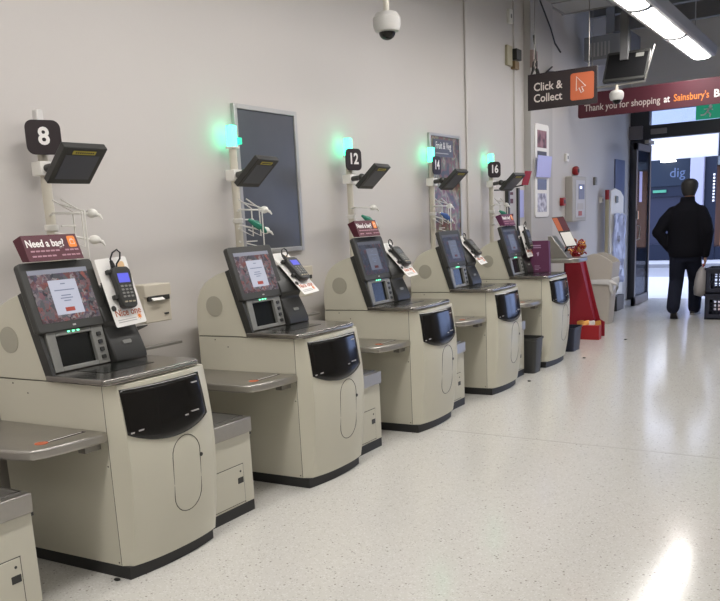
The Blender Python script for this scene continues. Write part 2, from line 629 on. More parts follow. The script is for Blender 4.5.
def door_leaf(n, x0, y0, y1, hy):
    fm = MB()
    t = 0.045
    fm.box((x0 - t / 2, y0, 0.01), (x0 + t / 2, y0 + 0.085, 2.40))
    fm.box((x0 - t / 2, y1 - 0.07, 0.01), (x0 + t / 2, y1, 2.40))
    fm.box((x0 - t / 2, y0, 0.01), (x0 + t / 2, y1, 0.14))
    fm.box((x0 - t / 2, y0, 2.30), (x0 + t / 2, y1, 2.40))
    d = struct(fm.obj(n, K['frame'], bevel=0.004))
    MB().box((x0 - 0.005, y0 + 0.085, 0.14), (x0 + 0.005, y1 - 0.07, 2.30)).obj('glass_pane', K['glass'], d)
    h = MB()
    h.tube([(x0 + 0.02, hy, 1.0), (x0 + 0.07, hy, 1.02), (x0 + 0.07, hy, 1.20), (x0 + 0.02, hy, 1.22)], 0.011)
    h.box((x0 + 0.02, hy - 0.02, 1.30), (x0 + 0.05, hy + 0.02, 1.42))
    h.obj('door_handle', K['chrome'], d)
    MB().box((x0 + 0.006, y0 + 0.25, 1.55), (x0 + 0.009, y0 + 0.42, 2.0)).obj('notice', K['screenblue'], d)
    MB().box((x0 + 0.02, y1 - 0.45, 2.41), (x0 + 0.08, y1 - 0.1, 2.46)).obj('door_closer', K['steel_d'], d)
    return d


door_leaf('door_1', -3.08, 12.60, 13.52, 12.66)
box = MB()
box.box((-3.42, YD - 0.14, 2.52), (-3.22, YD - 0.06, 2.72))
tag(box.obj('sensor_box', mat('sensor_grey', (0.16, 0.15, 0.16), 0.5), bevel=0.006), 'dark grey square box fixed to the top corner of the door frame', 'sensor')
box = MB()
box.box((-3.10, YD - 0.10, 2.58), (-2.86, YD - 0.06, 2.66))
tag(box.obj('door_sensor', mat('sensor_beige', (0.22, 0.20, 0.20), 0.5), bevel=0.006), 'small flat door sensor on the dark header above the open doorway', 'sensor')

# ---- exit sign (behind the header line, right of the transom pane)
es = root('exit_sign', (-2.05, YD - 0.10, 2.83), 'green exit sign with running man and down arrow at the right above the door', 'exit sign')
MB().box((-2.44, YD - 0.12, 2.725), (-1.55, YD - 0.065, 2.95)).obj('panel', K['exit'], es, bevel=0.004)
f = FYn(-2.27, YD - 0.121, 2.835)
g = MB(f)
g.plate(rrect(0.05, 0.05, 0.024, cx=0.035, cy=0.062), 0, 0.002)
for a, b, w in (((0.02, 0.04), (-0.01, -0.015), 0.03), ((0.015, 0.035), (0.07, 0.015), 0.016), ((0.0, 0.035), (-0.055, 0.03), 0.016),
                ((-0.01, -0.01), (0.04, -0.04), 0.02), ((0.04, -0.04), (0.03, -0.085), 0.02), ((-0.01, -0.01), (-0.05, -0.05), 0.02), ((-0.05, -0.05), (-0.10, -0.05), 0.02)):
    dx, dy = b[0] - a[0], b[1] - a[1]
    l = math.hypot(dx, dy)
    nx, ny = -dy / l * w / 2, dx / l * w / 2
    g.plate([(a[0] - nx, a[1] - ny), (b[0] - nx, b[1] - ny), (b[0] + nx, b[1] + ny), (a[0] + nx, a[1] + ny)], 0, 0.002)
g.obj('running_man', K['lettering'], es)
g = MB(shift(f, 0.24, 0.0))
g.plate([(-0.014, 0.075), (-0.014, -0.03), (-0.055, 0.01), (-0.055, -0.025), (0, -0.08), (0.055, -0.025), (0.055, 0.01), (0.014, -0.03), (0.014, 0.075)], 0, 0.002)
g.obj('down_arrow', K['lettering'], es)
g = MB(shift(f, 0.48, 0.0))
g.plate(rect(-0.07, 0.07, -0.08, 0.08), 0, 0.002)
g.obj('doorway_symbol', K['lettering'], es)

# ================================================================== OUTSIDE
struct(box_obj('ground_pavement', (-14, YD + 0.15, -0.12), (14, 18.4, -0.01), K['pave']))
struct(box_obj('ground_kerb', (-14, 18.4, -0.14), (14, 18.55, -0.01), K['kerb']))
struct(box_obj('ground_road', (-14, 18.55, -0.2), (14, 22.3, -0.09), K['road']))
struct(box_obj('ground_kerb', (-14, 22.3, -0.16), (14, 22.45, 0.0), K['kerb']))
struct(box_obj('ground_far_pavement', (-14, 22.45, -0.12), (14, 24.0, 0.0), K['pave']))
YS = 24.0
blue = root('blue_shop', (-6.5, YS, 0), 'blue shopfront with a pale fascia across the street, left of the pale column', 'shop')
MB().box((-12, YS, 0), (-4.36, YS + 3, 0.45)).obj('stall_riser', K['shopd'], blue)
MB().box((-12, YS + 0.05, 0.45), (-4.36, YS + 0.12, 1.75)).obj('shop_window', K['shopg'], blue)
MB().box((-12, YS - 0.02, 1.75), (-4.36, YS + 3, 2.02)).obj('window_head', K['shopd'], blue)
MB().box((-12, YS - 0.06, 2.02), (-4.36, YS + 3, 2.73)).obj('name_board', K['shopb'], blue, bevel=0.01)
MB().box((-12, YS + 0.12, 0.45), (-4.36, YS + 3, 1.75)).obj('interior', K['shopd'], blue)
tag(MB().box((-12, YS - 0.02, 2.735), (-3.71, YS + 3, 6.5)).obj('pale_facade', K['fascia']), 'pale upper facade across the street above the blue shopfront', 'building')
text('dig', 0.36, FYn(-4.72, YS - 0.065, 2.36), 'lettering', mat('dim_blue_lettering', (0.05, 0.08, 0.16), 0.5), blue)
MB().box((-5.35, YS - 0.08, 1.86), (-5.0, YS - 0.03, 1.93)).obj('green_sign_light', mat('dim_green_sign', (0.03, 0.2, 0.12), 0.5, emit=(0.05, 0.35, 0.2), estr=0.12), blue)
MB().box((-5.1, YS - 0.4, 2.66), (-4.75, YS - 0.1, 2.70)).obj('spotlight', K['spot'], blue)
tag(MB().box((-4.36, YS - 0.25, 0), (-4.02, YS + 0.3, 2.73)).obj('street_column', K['column'], bevel=0.02), 'pale square column between the two shops across the street', 'column')
nv = root('corner_shop', (-1.0, YS, 0), 'navy shop with a warmly lit brown window across the street, at the right edge', 'shop')
MB().box((-3.70, YS - 0.05, 2.73), (4, YS + 3, 6.5)).obj('upper_wall', K['shopd'], nv)
MB().box((-4.01, YS - 0.05, 0), (-3.72, YS + 3, 2.73)).obj('pilaster', K['shopd'], nv)
g = MB()
g.box((-3.72, YS + 0.9, 0.3), (4, YS + 1.0, 2.6))
g.obj('lit_interior', K['warm'], nv)
MB().box((-3.72, YS, 0), (4, YS + 1, 0.35)).obj('stall_riser', K['shopd'], nv)
MB().box((-3.72, YS, 2.5), (4, YS + 1, 2.73)).obj('window_head', mat('grey_green_head', (0.10, 0.12, 0.14), 0.5), nv)
g = MB()
for i in range(9):
    g.box((-3.80, YS - 0.09, 1.55 + i * 0.085), (-3.755, YS - 0.05, 1.60 + i * 0.085))
split_obj(g, 'white_letter', K['lettering'], nv)
g = MB()
g.rings([[(-3.05 + rr * math.cos(t), YS + dd, 1.70 + rr * math.sin(t)) for t in [2 * PI * i / 24 for i in range(24)]] for rr, dd in ((0.30, 0.86), (0.30, 0.80), (0.27, 0.78))])
g.obj('round_emblem', K['shopd'], nv)
MB().box((-3.55, YS - 0.4, 2.60), (-3.2, YS - 0.1, 2.64)).obj('spotlight', K['spot'], nv)

# ================================================================== CEILING LAMPS
def strip(x, y0, n, label, z=3.20, tube='tube_unseen'):
    L = 1.56
    r = root('strip_light', (x, y0 + n * L / 2, z), label, 'light', 'rows of ceiling strip lights')
    y1 = y0 + n * L
    hb = MB()
    hb.prism_y([(x - 0.15, z + 0.02), (x - 0.13, z + 0.005), (x + 0.13, z + 0.005), (x + 0.15, z + 0.02), (x + 0.17, z + 0.11), (x + 0.10, z + 0.15), (x - 0.10, z + 0.15), (x - 0.15, z + 0.11)], y0 - 0.02, y1 + 0.02)
    hb.obj('housing', K['hous'], r, bevel=0.004)
    for i in range(n):
        a = y0 + i * L + 0.015
        b = y0 + (i + 1) * L - 0.015
        pr = [(x + 0.095 * math.cos(t), z + 0.004 + 0.022 * math.sin(t)) for t in [PI + PI * k / 12 for k in range(13)]]
        MB().prism_y(pr, a, b).obj('diffuser', K[tube], r)
    for i in range(1, n):
        a = y0 + i * L
        pr = [(x + 0.110 * math.cos(t), z + 0.004 + 0.034 * math.sin(t)) for t in [PI + PI * k / 12 for k in range(13)]]
        MB().prism_y(pr, a - 0.035, a + 0.035).obj('joint_clip', K['black'], r)
    hg = MB()
    for yy in (y0 + 0.5, (y0 + y1) / 2, y1 - 0.5):
        hg.cyl((x, yy, z + 0.15), (x, yy, 3.80), 0.006, 8)
    split_obj(hg, 'hanger_rod', K['hous'], r)
    return r


strip(-1.935, 11.05 - 1.56 * 9, 9, 'long white fluorescent strip light hung over the edge of the kiosk row', 3.20, 'tube')
strip(1.2, -3.0, 8, 'unseen long white strip light added over the middle of the shop floor')  # out of view, this row and the next are added to light the room
strip(4.4, -3.0, 8, 'unseen long white strip light added nearest the right wall of the shop')

# ================================================================== KIOSKS
Y0 = 2.14
STEP = 1.3045
YK = [Y0, 3.4573, 4.7534, 6.0501, 7.3569]


def edge_x(z):
    T = [(0.05, -2.598), (0.2, -2.572), (0.35, -2.556), (0.5, -2.55), (0.62, -2.555), (0.75, -2.570), (0.86, -2.588)]
    if z <= T[0][0]:
        return T[0][1]
    for (a, xa), (b, xb) in zip(T, T[1:]):
        if z <= b:
            return xa + (xb - xa) * (z - a) / (b - a)
    return T[-1][1]


def cap_x(y, z):
    t = (y - 0.322) / 0.266
    return edge_x(z) + 0.036 * max(0, 1 - abs(t) ** 2.5)


SL_T = Vector((-3.071, 0, 1.219))
SL_B = Vector((-2.949, 0, 0.862))
UPS = (SL_T - SL_B).normalized()


def _placeholder():
    pass


def copy_tree(o, parent=None):
    c = o.copy()
    COL.objects.link(c)
    c.parent = parent
    WM[c.name] = WM[o.name].copy()
    for ch in list(o.children):
        copy_tree(ch, c)
    return c


def near(x):
    return -0.004 + 0.036 * (x + 3.31) / 0.665


def taper(mb, y):
    '''the near side closes in slightly towards the front'''
    for v in mb.v:
        if v.y < y + 0.1:
            v.y += near(v.x)
    return mb


def make_kiosk():
    y = Y0
    R = root('self_checkout_kiosk', (-2.95, y + 0.275, 0), 'x', 'self-checkout')
    # plinth with bowed front
    n = 12
    pl = [(-3.30, y + 0.005), (-2.66, y + 0.033), (-2.604, y + 0.036)]
    pl += [(-2.604 + 0.026 * (1 - ((i / n) * 2 - 1) ** 2), y + 0.036 + 0.519 * i / n) for i in range(1, n)]
    pl += [(-2.604, y + 0.555), (-2.66, y + 0.555), (-3.30, y + 0.555)]
    MB().ext(pl, lambda a, b: (a, b, 0.0), lambda a, b: (a, b, 0.056)).obj('plinth', K['black'], R, label='black bowed plinth')
    # lower body
    taper(MB().box((-3.31, y, 0.056), (-2.647, y + 0.56, 0.848)), y).obj('lower_body', K['cream'], R, bevel=0.003)
    # upper body with rounded back
    pr = [(-3.31, 0.853)]
    pr += [(-3.312, 0.95), (-3.303, 1.03), (-3.290, 1.075), (-3.265, 1.12), (-3.235, 1.152), (-3.199, 1.175), (-3.15, 1.197), (-3.10, 1.213), (-3.071, 1.219), (-2.951, 0.866), (-2.951, 0.853)]
    taper(MB().prism_y([(a, 0.8505 if abs(b - 0.853) < 1e-6 else b) for a, b in pr], y, y + 0.56), y).obj('upper_body', K['cream'], R, bevel=0.004)
    # seam lines on the near side
    g = MB()
    g.box((-3.30, y - 0.0004, 0.8475), (-2.955, y + 0.01, 0.8505))
    g.box((-2.6475, y - 0.0004, 0.06), (-2.6445, y + 0.01, 0.846))
    taper(g, y)
    split_obj(g, 'side_seam', K['line'], R)
    g = MB()
    for (xx, zz) in ((-3.19, 0.83), (-3.10, 0.79), (-2.66, 0.50), (-2.66, 0.07)):
        g.cyl((xx, y - 0.001, zz), (xx, y + 0.004, zz), 0.004, 8)
    taper(g, y)
    split_obj(g, 'screw', K['line'], R)
    # front cap: bowed shell
    ys = [0.032, 0.035, 0.056] + [0.056 + 0.500 * i / 14 for i in range(1, 14)] + [0.556, 0.566, 0.568]
    G = []
    for zi in range(0, 19):
        z = 0.057 + (0.848 - 0.057) * zi / 18
        row = []
        for j, yy in enumerate(ys):
            if j in (0, len(ys) - 1):
                x = -2.6445
            elif j == 1:
                x = -2.640
            elif j == len(ys) - 2:
                x = edge_x(z) - 0.004
            else:
                x = cap_x(yy, z)
            row.append((x, y + yy, z))
        G.append(row + [(-2.6445, y + 0.30, z)])
    MB().rings(G).obj('front_cap', K['cream_cap'], R, ang=50, bevel=0.0)
    # smoked door panel
    G = []
    for j in range(25):
        s = -1 + 2 * j / 24
        zb = 0.585 + 0.050 * s * s + 0.004 * s ** 6
        row = []
        for i in range(11):
            zz = zb + (0.828 - zb) * i / 10
            wv = (0.828 - zz) / 0.2
            yy = 0.060 + 0.436 * (j / 24) + 0.014 * wv * (j / 24)
            row.append((cap_x(yy, zz) + 0.0035, y + yy, zz))
        G.append(row)
    MB().grid(G).obj('smoked_panel', K['smoke'], R, solid=0.006, ang=60)
    # faint marks on the panel
    g = MB()
    for (a, b, z) in ((0.07, 0.10, 0.645), (0.104, 0.15, 0.650), (0.36, 0.38, 0.66), (0.385, 0.45, 0.668), (0.42, 0.47, 0.79)):
        yy = (a + b) / 2
        x = cap_x(yy, z) + 0.007
        g.box((x - 0.002, y + a, z - 0.003), (x + 0.0005, y + b, z + 0.003))
    split_obj(g, 'panel_mark', K['greylet'], R)
    # oval hatch
    pts = []
    for (cy, cz, a0) in ((0.345, 0.49, 0), (0.345, 0.31, 180)):
        for i in range(13):
            a = math.radians(a0 + 180 * i / 12)
            yy = cy + 0.085 * math.cos(a)
            zz = cz + 0.085 * math.sin(a)
            pts.append((cap_x(yy, zz) + 0.0, y + yy, zz))
    MB().tube(pts, 0.0019, 6, close=True).obj('oval_hatch_groove', K['line'], R)
    g = MB()
    x = cap_x(0.44, 0.465)
    g.cyl((x - 0.01, y + 0.436, 0.462), (x + 0.004, y + 0.436, 0.462), 0.009, 12)
    g.obj('hatch_lock', K['char'], R)
    # counter
    n = 14
    pl = [(-2.955, y - 0.002), (-2.625, y - 0.002), (-2.595, y + 0.006), (-2.580, y + 0.022)]
    pl += [(-2.580 + 0.012 * (1 - ((i / n) * 2 - 1) ** 2), y + 0.022 + 0.506 * i / n) for i in range(1, n)]
    pl += [(-2.580, y + 0.528), (-2.595, y + 0.544), (-2.625, y + 0.552), (-2.955, y + 0.552)]
    MB().ext(pl, lambda a, b: (a, b, 0.850), lambda a, b: (a, b, 0.879)).obj('counter_top', K['steel_top'], R, bevel=0.008, segs=3)
    MB().tube([(a + 0.0025, b_, 0.8665) for a, b_ in pl[2:-3]], 0.0035, 6).obj('edge_highlight', K['steel'], R, label='added strip drawing the highlight on the front edge')  # tube added to draw the highlight line along the counter edge
    MB().box((-2.90, y + 0.12, 0.879), (-2.72, y + 0.40, 0.8805)).obj('scanner_glass', K['glassdark'], R)
    # slanted fascia (charcoal) : side strip plus back plate
    F = frame(SL_B + Vector((0, y, 0)), (0, 1, 0), UPS)
    H = (SL_T - SL_B).length
    g = MB(F)
    g.box((0.0, 0.0, -0.004), (0.018, H, 0.045))
    g.box((0.018, 0.0, -0.004), (0.52, H, 0.006))
    g.obj('slanted_fascia', K['char'], R, bevel=0.003)
    # printer tower at right
    # profile in (v, d) space: extrude along u
    pr = [(0.0, 0.0), (0.0, 0.060), (0.03, 0.066), (0.10, 0.060), (0.165, 0.050), (0.19, 0.075), (0.25, 0.072), (0.36, 0.03), (0.38, 0.0)]
    g = MB(F)
    g.ext(pr, lambda v, d: (0.335, v, d), lambda v, d: (0.525, v, d))
    tw = g.obj('printer_tower', K['char'], R, bevel=0.006)
    g = MB(F)
    g.plate(rrect(0.05, 0.018, 0.006, cx=0.43, cy=0.085), 0.058, 0.066)
    g.obj('receipt_slot', K['grey'], tw, bevel=0.001)
    # scanner bezel under the monitor
    S = frame((-2.935, y + 0.03, 0.881), (0, 1, 0), (-0.20, 0, 0.98))
    g = MB(S)
    w, h = 0.30, 0.175
    g.box((0.0, 0, -0.02), (0.045, h, 0.012))
    g.box((0.235, 0, -0.02), (w, h, 0.012))
    g.box((0.045, h - 0.022, -0.02), (0.235, h, 0.012))
    g.box((0.045, 0, -0.02), (0.235, 0.020, 0.012))
    sb = g.obj('scanner_bezel', K['grey'], R, bevel=0.003)
    MB(S).box((0.04, 0.015, -0.02), (0.24, h - 0.015, -0.006)).obj('scanner_window', K['glassdark'], sb)
    g = MB(S)
    for i in range(4):
        g.plate(rrect(0.022, 0.018, 0.004, cx=0.268, cy=0.03 + i * 0.035), 0.012, 0.018)
    split_obj(g, 'coin_button', K['char'], sb)
    g = MB(S)
    for i in range(3):
        g.plate(rrect(0.011, 0.006, 0.002, cx=0.115 + i * 0.025, cy=h - 0.008), 0.012, 0.015)
    split_obj(g, 'green_light', K['led'], sb, label='small green indicator light')
    # monitor
    Mo = frame((-2.948, y - 0.008, 1.055), (0, 1, 0), (-0.292, 0, 0.956))
    g = MB(Mo)
    g.plate(rrect(0.385, 0.308, 0.018, cx=0.1925, cy=0.154), -0.035, 0.0)
    mo = g.obj('monitor', K['bezel'], R, bevel=0.005)
    g = MB(Mo)
    g.box((0.032, 0.040, 0.0002), (0.340, 0.272, 0.0012))
    g.obj('screen_picture', K['food'], mo)
    MB(Mo).box((0.032, 0.252, 0.0012), (0.340, 0.272, 0.0022)).obj('screen_header', K['scr_bar'], mo)
    g = MB(Mo)
    g.box((0.118, 0.068, 0.0012), (0.262, 0.222, 0.0024))
    g.obj('screen_dialog', K['scr_card'], mo)
    g = MB(Mo)
    for (v, a, b) in ((0.204, 0.178, 0.202), (0.176, 0.138, 0.242), (0.152, 0.165, 0.215), (0.140, 0.158, 0.222), (0.128, 0.172, 0.208)):
        g.box((a, v - 0.0022, 0.0024), (b, v + 0.0022, 0.003))
    g.obj('dialog_writing', K['scr_text'], mo)
    MB(Mo).box((0.166, 0.080, 0.0024), (0.214, 0.098, 0.0034)).obj('dialog_button', K['scr_btn'], mo)
    MB(Mo).box((0.178, 0.016, 0.0), (0.194, 0.023, 0.0012)).obj('maker_badge', K['greylet'], mo)
    g = MB(Mo)
    g.box((0.10, 0.02, -0.09), (0.26, 0.20, -0.03))
    g.obj('monitor_mount', K['char'], R)
    # speaker grille on the side
    g = MB()
    g.cyl((-3.175, y - 0.003, 1.022), (-3.175, y + 0.004, 1.022), 0.058, 32)
    taper(g, y)
    sp = g.obj('speaker_grille', mat('grille_perforated', (0.40, 0.38, 0.31), 0.6) if 'grille' not in K else K['grille'], R, label='round perforated speaker grille')
    K['grille'] = sp.data.materials[0]
    # side shelf
    z0, z1 = 0.613, 0.655
    pl = [(-3.31, y - 0.004), (-3.31, y - 0.335), (-2.86, y - 0.338), (-2.79, y - 0.335), (-2.725, y - 0.322), (-2.682, y - 0.30), (-2.660, y - 0.25), (-2.645, y - 0.17), (-2.635, y - 0.09), (-2.630, y - 0.01), (-2.636, y + 0.028), (-2.66, y + 0.028), (-3.31, y - 0.004)][1:]
    sh = MB().ext(pl, lambda a, b: (a, b, z0), lambda a, b: (a, b, z1)).obj('basket_shelf', K['steel'], R, bevel=0.010, segs=3, label='brushed steel basket shelf with a rounded corner')
    g = MB()
    for xx in (-3.1, -2.86, -2.70):
        g.box((xx - 0.022, y - 0.06, z0 - 0.035), (xx + 0.022, y + 0.02, z0 + 0.002))
    split_obj(g, 'shelf_bracket', K['steel_d'], sh)
    g = MB(frame((-2.745, y - 0.21, z1), (0.3, 1, 0), (-1, 0.3, 0)))
    g.plate([(0.026 * math.cos(t), 0.026 * math.sin(t)) for t in [2 * PI * i / 20 for i in range(20)]], 0, 0.0012)
    g.obj('orange_sticker', K['orange_d'], sh)
    g = MB(frame((-2.745, y - 0.21, z1), (0.02, 1, 0), (-1, 0.02, 0)))
    g.box((0.022, -0.016, 0.0), (0.20, 0.010, 0.0010))
    ds = g.obj('dark_sticker', K['maroon_d'], sh)
    sh_line = MB(frame((-2.745, y - 0.21, z1), (0.02, 1, 0), (-1, 0.02, 0)))
    sh_line.box((0.03, -0.007, 0.001), (0.19, 0.001, 0.0016))
    sh_line.obj('pale_sticker_line', K['lettering'], sh)
    # rear pole, collar
    px, py = -3.345, y + 0.467
    g = MB()
    g.cyl((px, py, 0.0), (px, py, 1.93), 0.024, 16)
    po = g.obj('rear_pole', K['pole'], R)
    g = MB()
    g.cyl((px, py, 1.48), (px, py, 1.51), 0.032, 16)
    g.box((px - 0.035, py - 0.045, 1.735), (px + 0.035, py + 0.045, 1.80))
    split_obj(g, 'pole_collar', K['whitep'], po, bevel=0.004)
    return R


def bag_rack(R, y, kind):
    """hook rack on the rear pole"""
    px, py = -3.25, y + 0.363
    g = MB()
    r = 0.0042
    for zz in (1.555, 1.45, 1.37):
        g.tube([(-3.345, y + 0.467 + PDY[kind], zz), (px, py, zz)], 0.006)
    if kind != 2:
        for dx in (-0.0, 0.06):
            g.tube([(px + dx, py + 0.01, 1.62), (px + dx + 0.02, py + 0.10, 1.565), (px + dx + 0.02, py + 0.10, 1.40), (px + dx, py + 0.01, 1.44)], r)
        g.tube([(px + 0.02, py + 0.03, 1.60), (px + 0.10, py + 0.10, 1.565), (px + 0.10, py + 0.10, 1.33), (px + 0.02, py + 0.03, 1.36)], r)
        g.tube([(px + 0.03, py + 0.02, 1.50), (px + 0.03, py + 0.10, 1.50)], r)
        g.tube([(px + 0.03, py + 0.02, 1.37), (px + 0.03, py + 0.12, 1.37)], r)
    g.tube([(px, py, 1.56), (px + 0.05, py + 0.16, 1.555)], 0.005)
    g.tube([(px, py, 1.47), (px + 0.05, py + 0.17, 1.43)], 0.005)
    rk = g.obj('bag_rack', K['whitep'], R)
    for zz in (1.555, 1.43):
        h = MB()
        c = (px + 0.05, py + 0.185, zz)
        h.ell(c, (0.026, 0.030, 0.022), 12, 8)
        h.tube([(c[0], c[1], c[2]), (c[0] + 0.02, c[1] + 0.03, c[2] - 0.012), (c[0] + 0.03, c[1] + 0.035, c[2] - 0.03)], [0.012, 0.008, 0.004])
        h.obj('hook_clip', K['whitep'], rk)
    if kind:
        h = MB()
        h.tube([(px + 0.03, py + 0.05, 1.50), (px + 0.06, py + 0.09, 1.47), (px + 0.08, py + 0.12, 1.44), (px + 0.08, py + 0.15, 1.42)], [0.008, 0.024, 0.018, 0.008])
        h.obj('plastic_tie', K['greenp'] if kind != 3 else K['bluepl'], rk)


def side_dispenser(R, y):
    """beige dispenser box and arm behind, on the far side"""
    g = MB()
    g.box((-3.30, y + 0.82, 1.12), (-3.19, y + 1.01, 1.185))
    g.box((-3.30, y + 0.82, 0.985), (-3.20, y + 1.01, 1.125))
    g.box((-3.31, y + 0.56, 1.03), (-3.27, y + 0.83, 1.10))
    d = g.obj('side_dispenser', K['beige'], R, bevel=0.005)
    g = MB()
    g.box((-3.2, y + 0.84, 1.10), (-3.185, y + 0.99, 1.125))
    g.box((-3.2, y + 0.955, 1.02), (-3.195, y + 0.985, 1.03))
    split_obj(g, 'dispenser_slot', K['char'], d)
    MB(frame((-3.17, y + 0.84, 1.10), (0, 1, 0), (-0.7, 0, 0.5))).box((0.02, 0, 0), (0.10, 0.05, 0.004)).obj('paper_slip', K['white'], d)
    g = MB()
    g.box((-3.22, y + 0.56, 0.852), (-3.18, y + 1.05, 0.866))
    g.cyl((-3.20, y + 0.62, 0.80), (-3.20, y + 0.62, 0.86), 0.010, 10)
    g.box((-3.22, y + 0.545, 0.79), (-3.18, y + 0.63, 0.81))
    g.obj('rear_rail', K['steel_d'], R, bevel=0.003)
    g = MB()
    g.prism_y([(-3.31, 0.93), (-3.17, 0.98), (-3.17, 0.985), (-3.31, 0.94)], y + 0.56, y + 0.80)
    g.obj('support_plate', K['char'], R)


LAB = ['cream self-checkout kiosk nearest the camera, the one under the number 8 sign',
       'cream self-checkout kiosk second from the camera, standing before the blank grey noticeboard',
       'cream self-checkout kiosk in the middle of the row, the one under the number 12 sign',
       'cream self-checkout kiosk under the number 14 sign, before the vegetable poster',
       'cream self-checkout kiosk at the far end of the row, under the number 16 sign']
NUM = ['8', None, '12', '14', '16']
PDY = [-0.045, 0.0, 0.0, 0.04, 0.05]
PHI = [68, 0, 76, 90, 62]
first = make_kiosk()
side_dispenser(first, Y0)
kiosks = [first]
for k in range(1, 5):
    c = copy_tree(first)
    c.location.y = YK[k] + 0.275
    WM[c.name] = Matrix.Translation(c.location)

    def fix(o, m):
        for ch in o.children:
            WM[ch.name] = m
            fix(ch, m)
    fix(c, WM[c.name])
    kiosks.append(c)

def dim(o):
    swap = {'screen_picture': 'food_dim', 'screen_header': 'bar_dim', 'screen_dialog': 'card_dim', 'dialog_button': 'btn_dim'}
    for ch in o.children:
        b_ = ch.name.split('.')[0]
        if b_ in swap:
            ch.data = ch.data.copy()
            ch.data.materials[0] = K[swap[b_]]
        dim(ch)


for k, R in enumerate(kiosks):
    if k >= 2:
        dim(R)
    R['label'] = LAB[k]
    R['group'] = 'row of self-checkout kiosks'
    y = YK[k]
    dy = PDY[k]
    for ch in R.children:
        if ch.name.startswith('rear_pole'):
            ch.location.y += dy
    px, py = -3.345, y + 0.467 + dy
    # lamp
    lm = MB()
    hw, top = (0.018, 2.035) if k == 0 else (0.024, 2.060)
    lm.box((px - hw, py - hw, 1.935), (px + hw, py + hw, top))
    lm.obj('status_lamp', K['lamp_off'] if k == 0 else K['lamp_on'], R, bevel=0.006, label='unlit white status lamp' if k == 0 else 'status lamp lit green')
    MB().box((px - 0.03, py - 0.03, 1.925), (px + 0.03, py + 0.03, 1.937)).obj('lamp_base', K['whitep'], R)
    if k == 1:
        MB().box((px - 0.01, py + 0.03, 1.95), (px + 0.03, py + 0.06, 1.99)).obj('side_indicator', mat('dim_green_tab', (0.03, 0.4, 0.25), 0.4, emit=(0.03, 0.8, 0.4), estr=0.8), R, bevel=0.004)
    if NUM[k]:
        a = math.radians(PHI[k])
        nrm = Vector((math.sin(a), -math.cos(a), 0))
        rt = Vector((math.cos(a), math.sin(a), 0))
        o = Vector((px, py, 1.905)) + nrm * 0.055
        Fs = frame(o, rt, (0, 0, 1))
        sg = MB(Fs).plate(rrect(0.160, 0.155, 0.036), -0.006, 0.0).obj('number_sign', K['maroon_d'], R, bevel=0.0015)
        text(NUM[k], 0.108, shift(Fs, 0, 0.002, 0.0005), 'number', K['lettering'], sg, bold=0.003, xs=0.90 if len(NUM[k]) > 1 else 0.98)
        MB().cyl(o - nrm * 0.006, o - nrm * 0.040, 0.012, 10).obj('sign_clip', K['whitep'], R)
    bag_rack(R, y, k)

# ---- overhead monitors
MLAB = ['small black tilted monitor beside the number 8 sign', 'small black tilted monitor in front of the blank grey noticeboard',
        'small black tilted monitor beside the number 12 sign', 'small black tilted monitor in front of the vegetable poster',
        'small black tilted monitor beside the number 16 sign']
for k in range(5):
    y = YK[k]
    R = root('overhead_monitor', (-3.20, y + 0.36, 1.765), MLAB[k], 'monitor', 'small monitors tilted over the kiosks')
    ox = -3.14
    yaw = math.radians([-4, 6, 4, 0, -6][k])
    rt = Vector((-math.sin(yaw), math.cos(yaw), 0))
    up = (Vector((0.74, 0, 0.66)) - rt * 0.0).normalized()
    up = (up - rt * up.dot(rt)).normalized()
    F = frame((ox, y + 0.272, 1.688), rt, up) @ Matrix.Diagonal((0.9, 1.0, 1, 1)) @ Matrix.Translation((-[0, 0.035, 0.02, 0.0, 0.0][k], 0, 0))
    g = MB(F)
    g.plate(rrect(0.25, 0.215, 0.006, cx=0.125, cy=0.1025), -0.034, 0.0)
    g.obj('monitor_case', K['char'], R, bevel=0.004)
    MB(F).box((0.028, 0.026, 0.0), (0.222, 0.165, 0.0015)).obj('idle_screen', K['scr_dark'], R)
    lb = MB(F).box((0.06, 0.172, 0.0), (0.19, 0.192, 0.0015)).obj('yellow_label', K['label_y'], R)
    g = MB(F)
    for i in range(9):
        g.box((0.075 + i * 0.012, 0.178, 0.0015), (0.083 + i * 0.012, 0.186, 0.002))
    g.obj('label_marks', K['char'], lb)
    g = MB()
    g.cyl((-3.312, y + 0.455 + PDY[k], 1.768), (-3.19, y + 0.380, 1.768), 0.018, 14)
    g.ell((-3.18, y + 0.375, 1.768), (0.028, 0.028, 0.028), 14, 8)
    c = F @ Vector((0.125, 0.10, -0.034))
    g.tube([(-3.18, y + 0.375, 1.768), tuple(c)], 0.015)
    g.obj('swivel_bracket', K['char'], R)

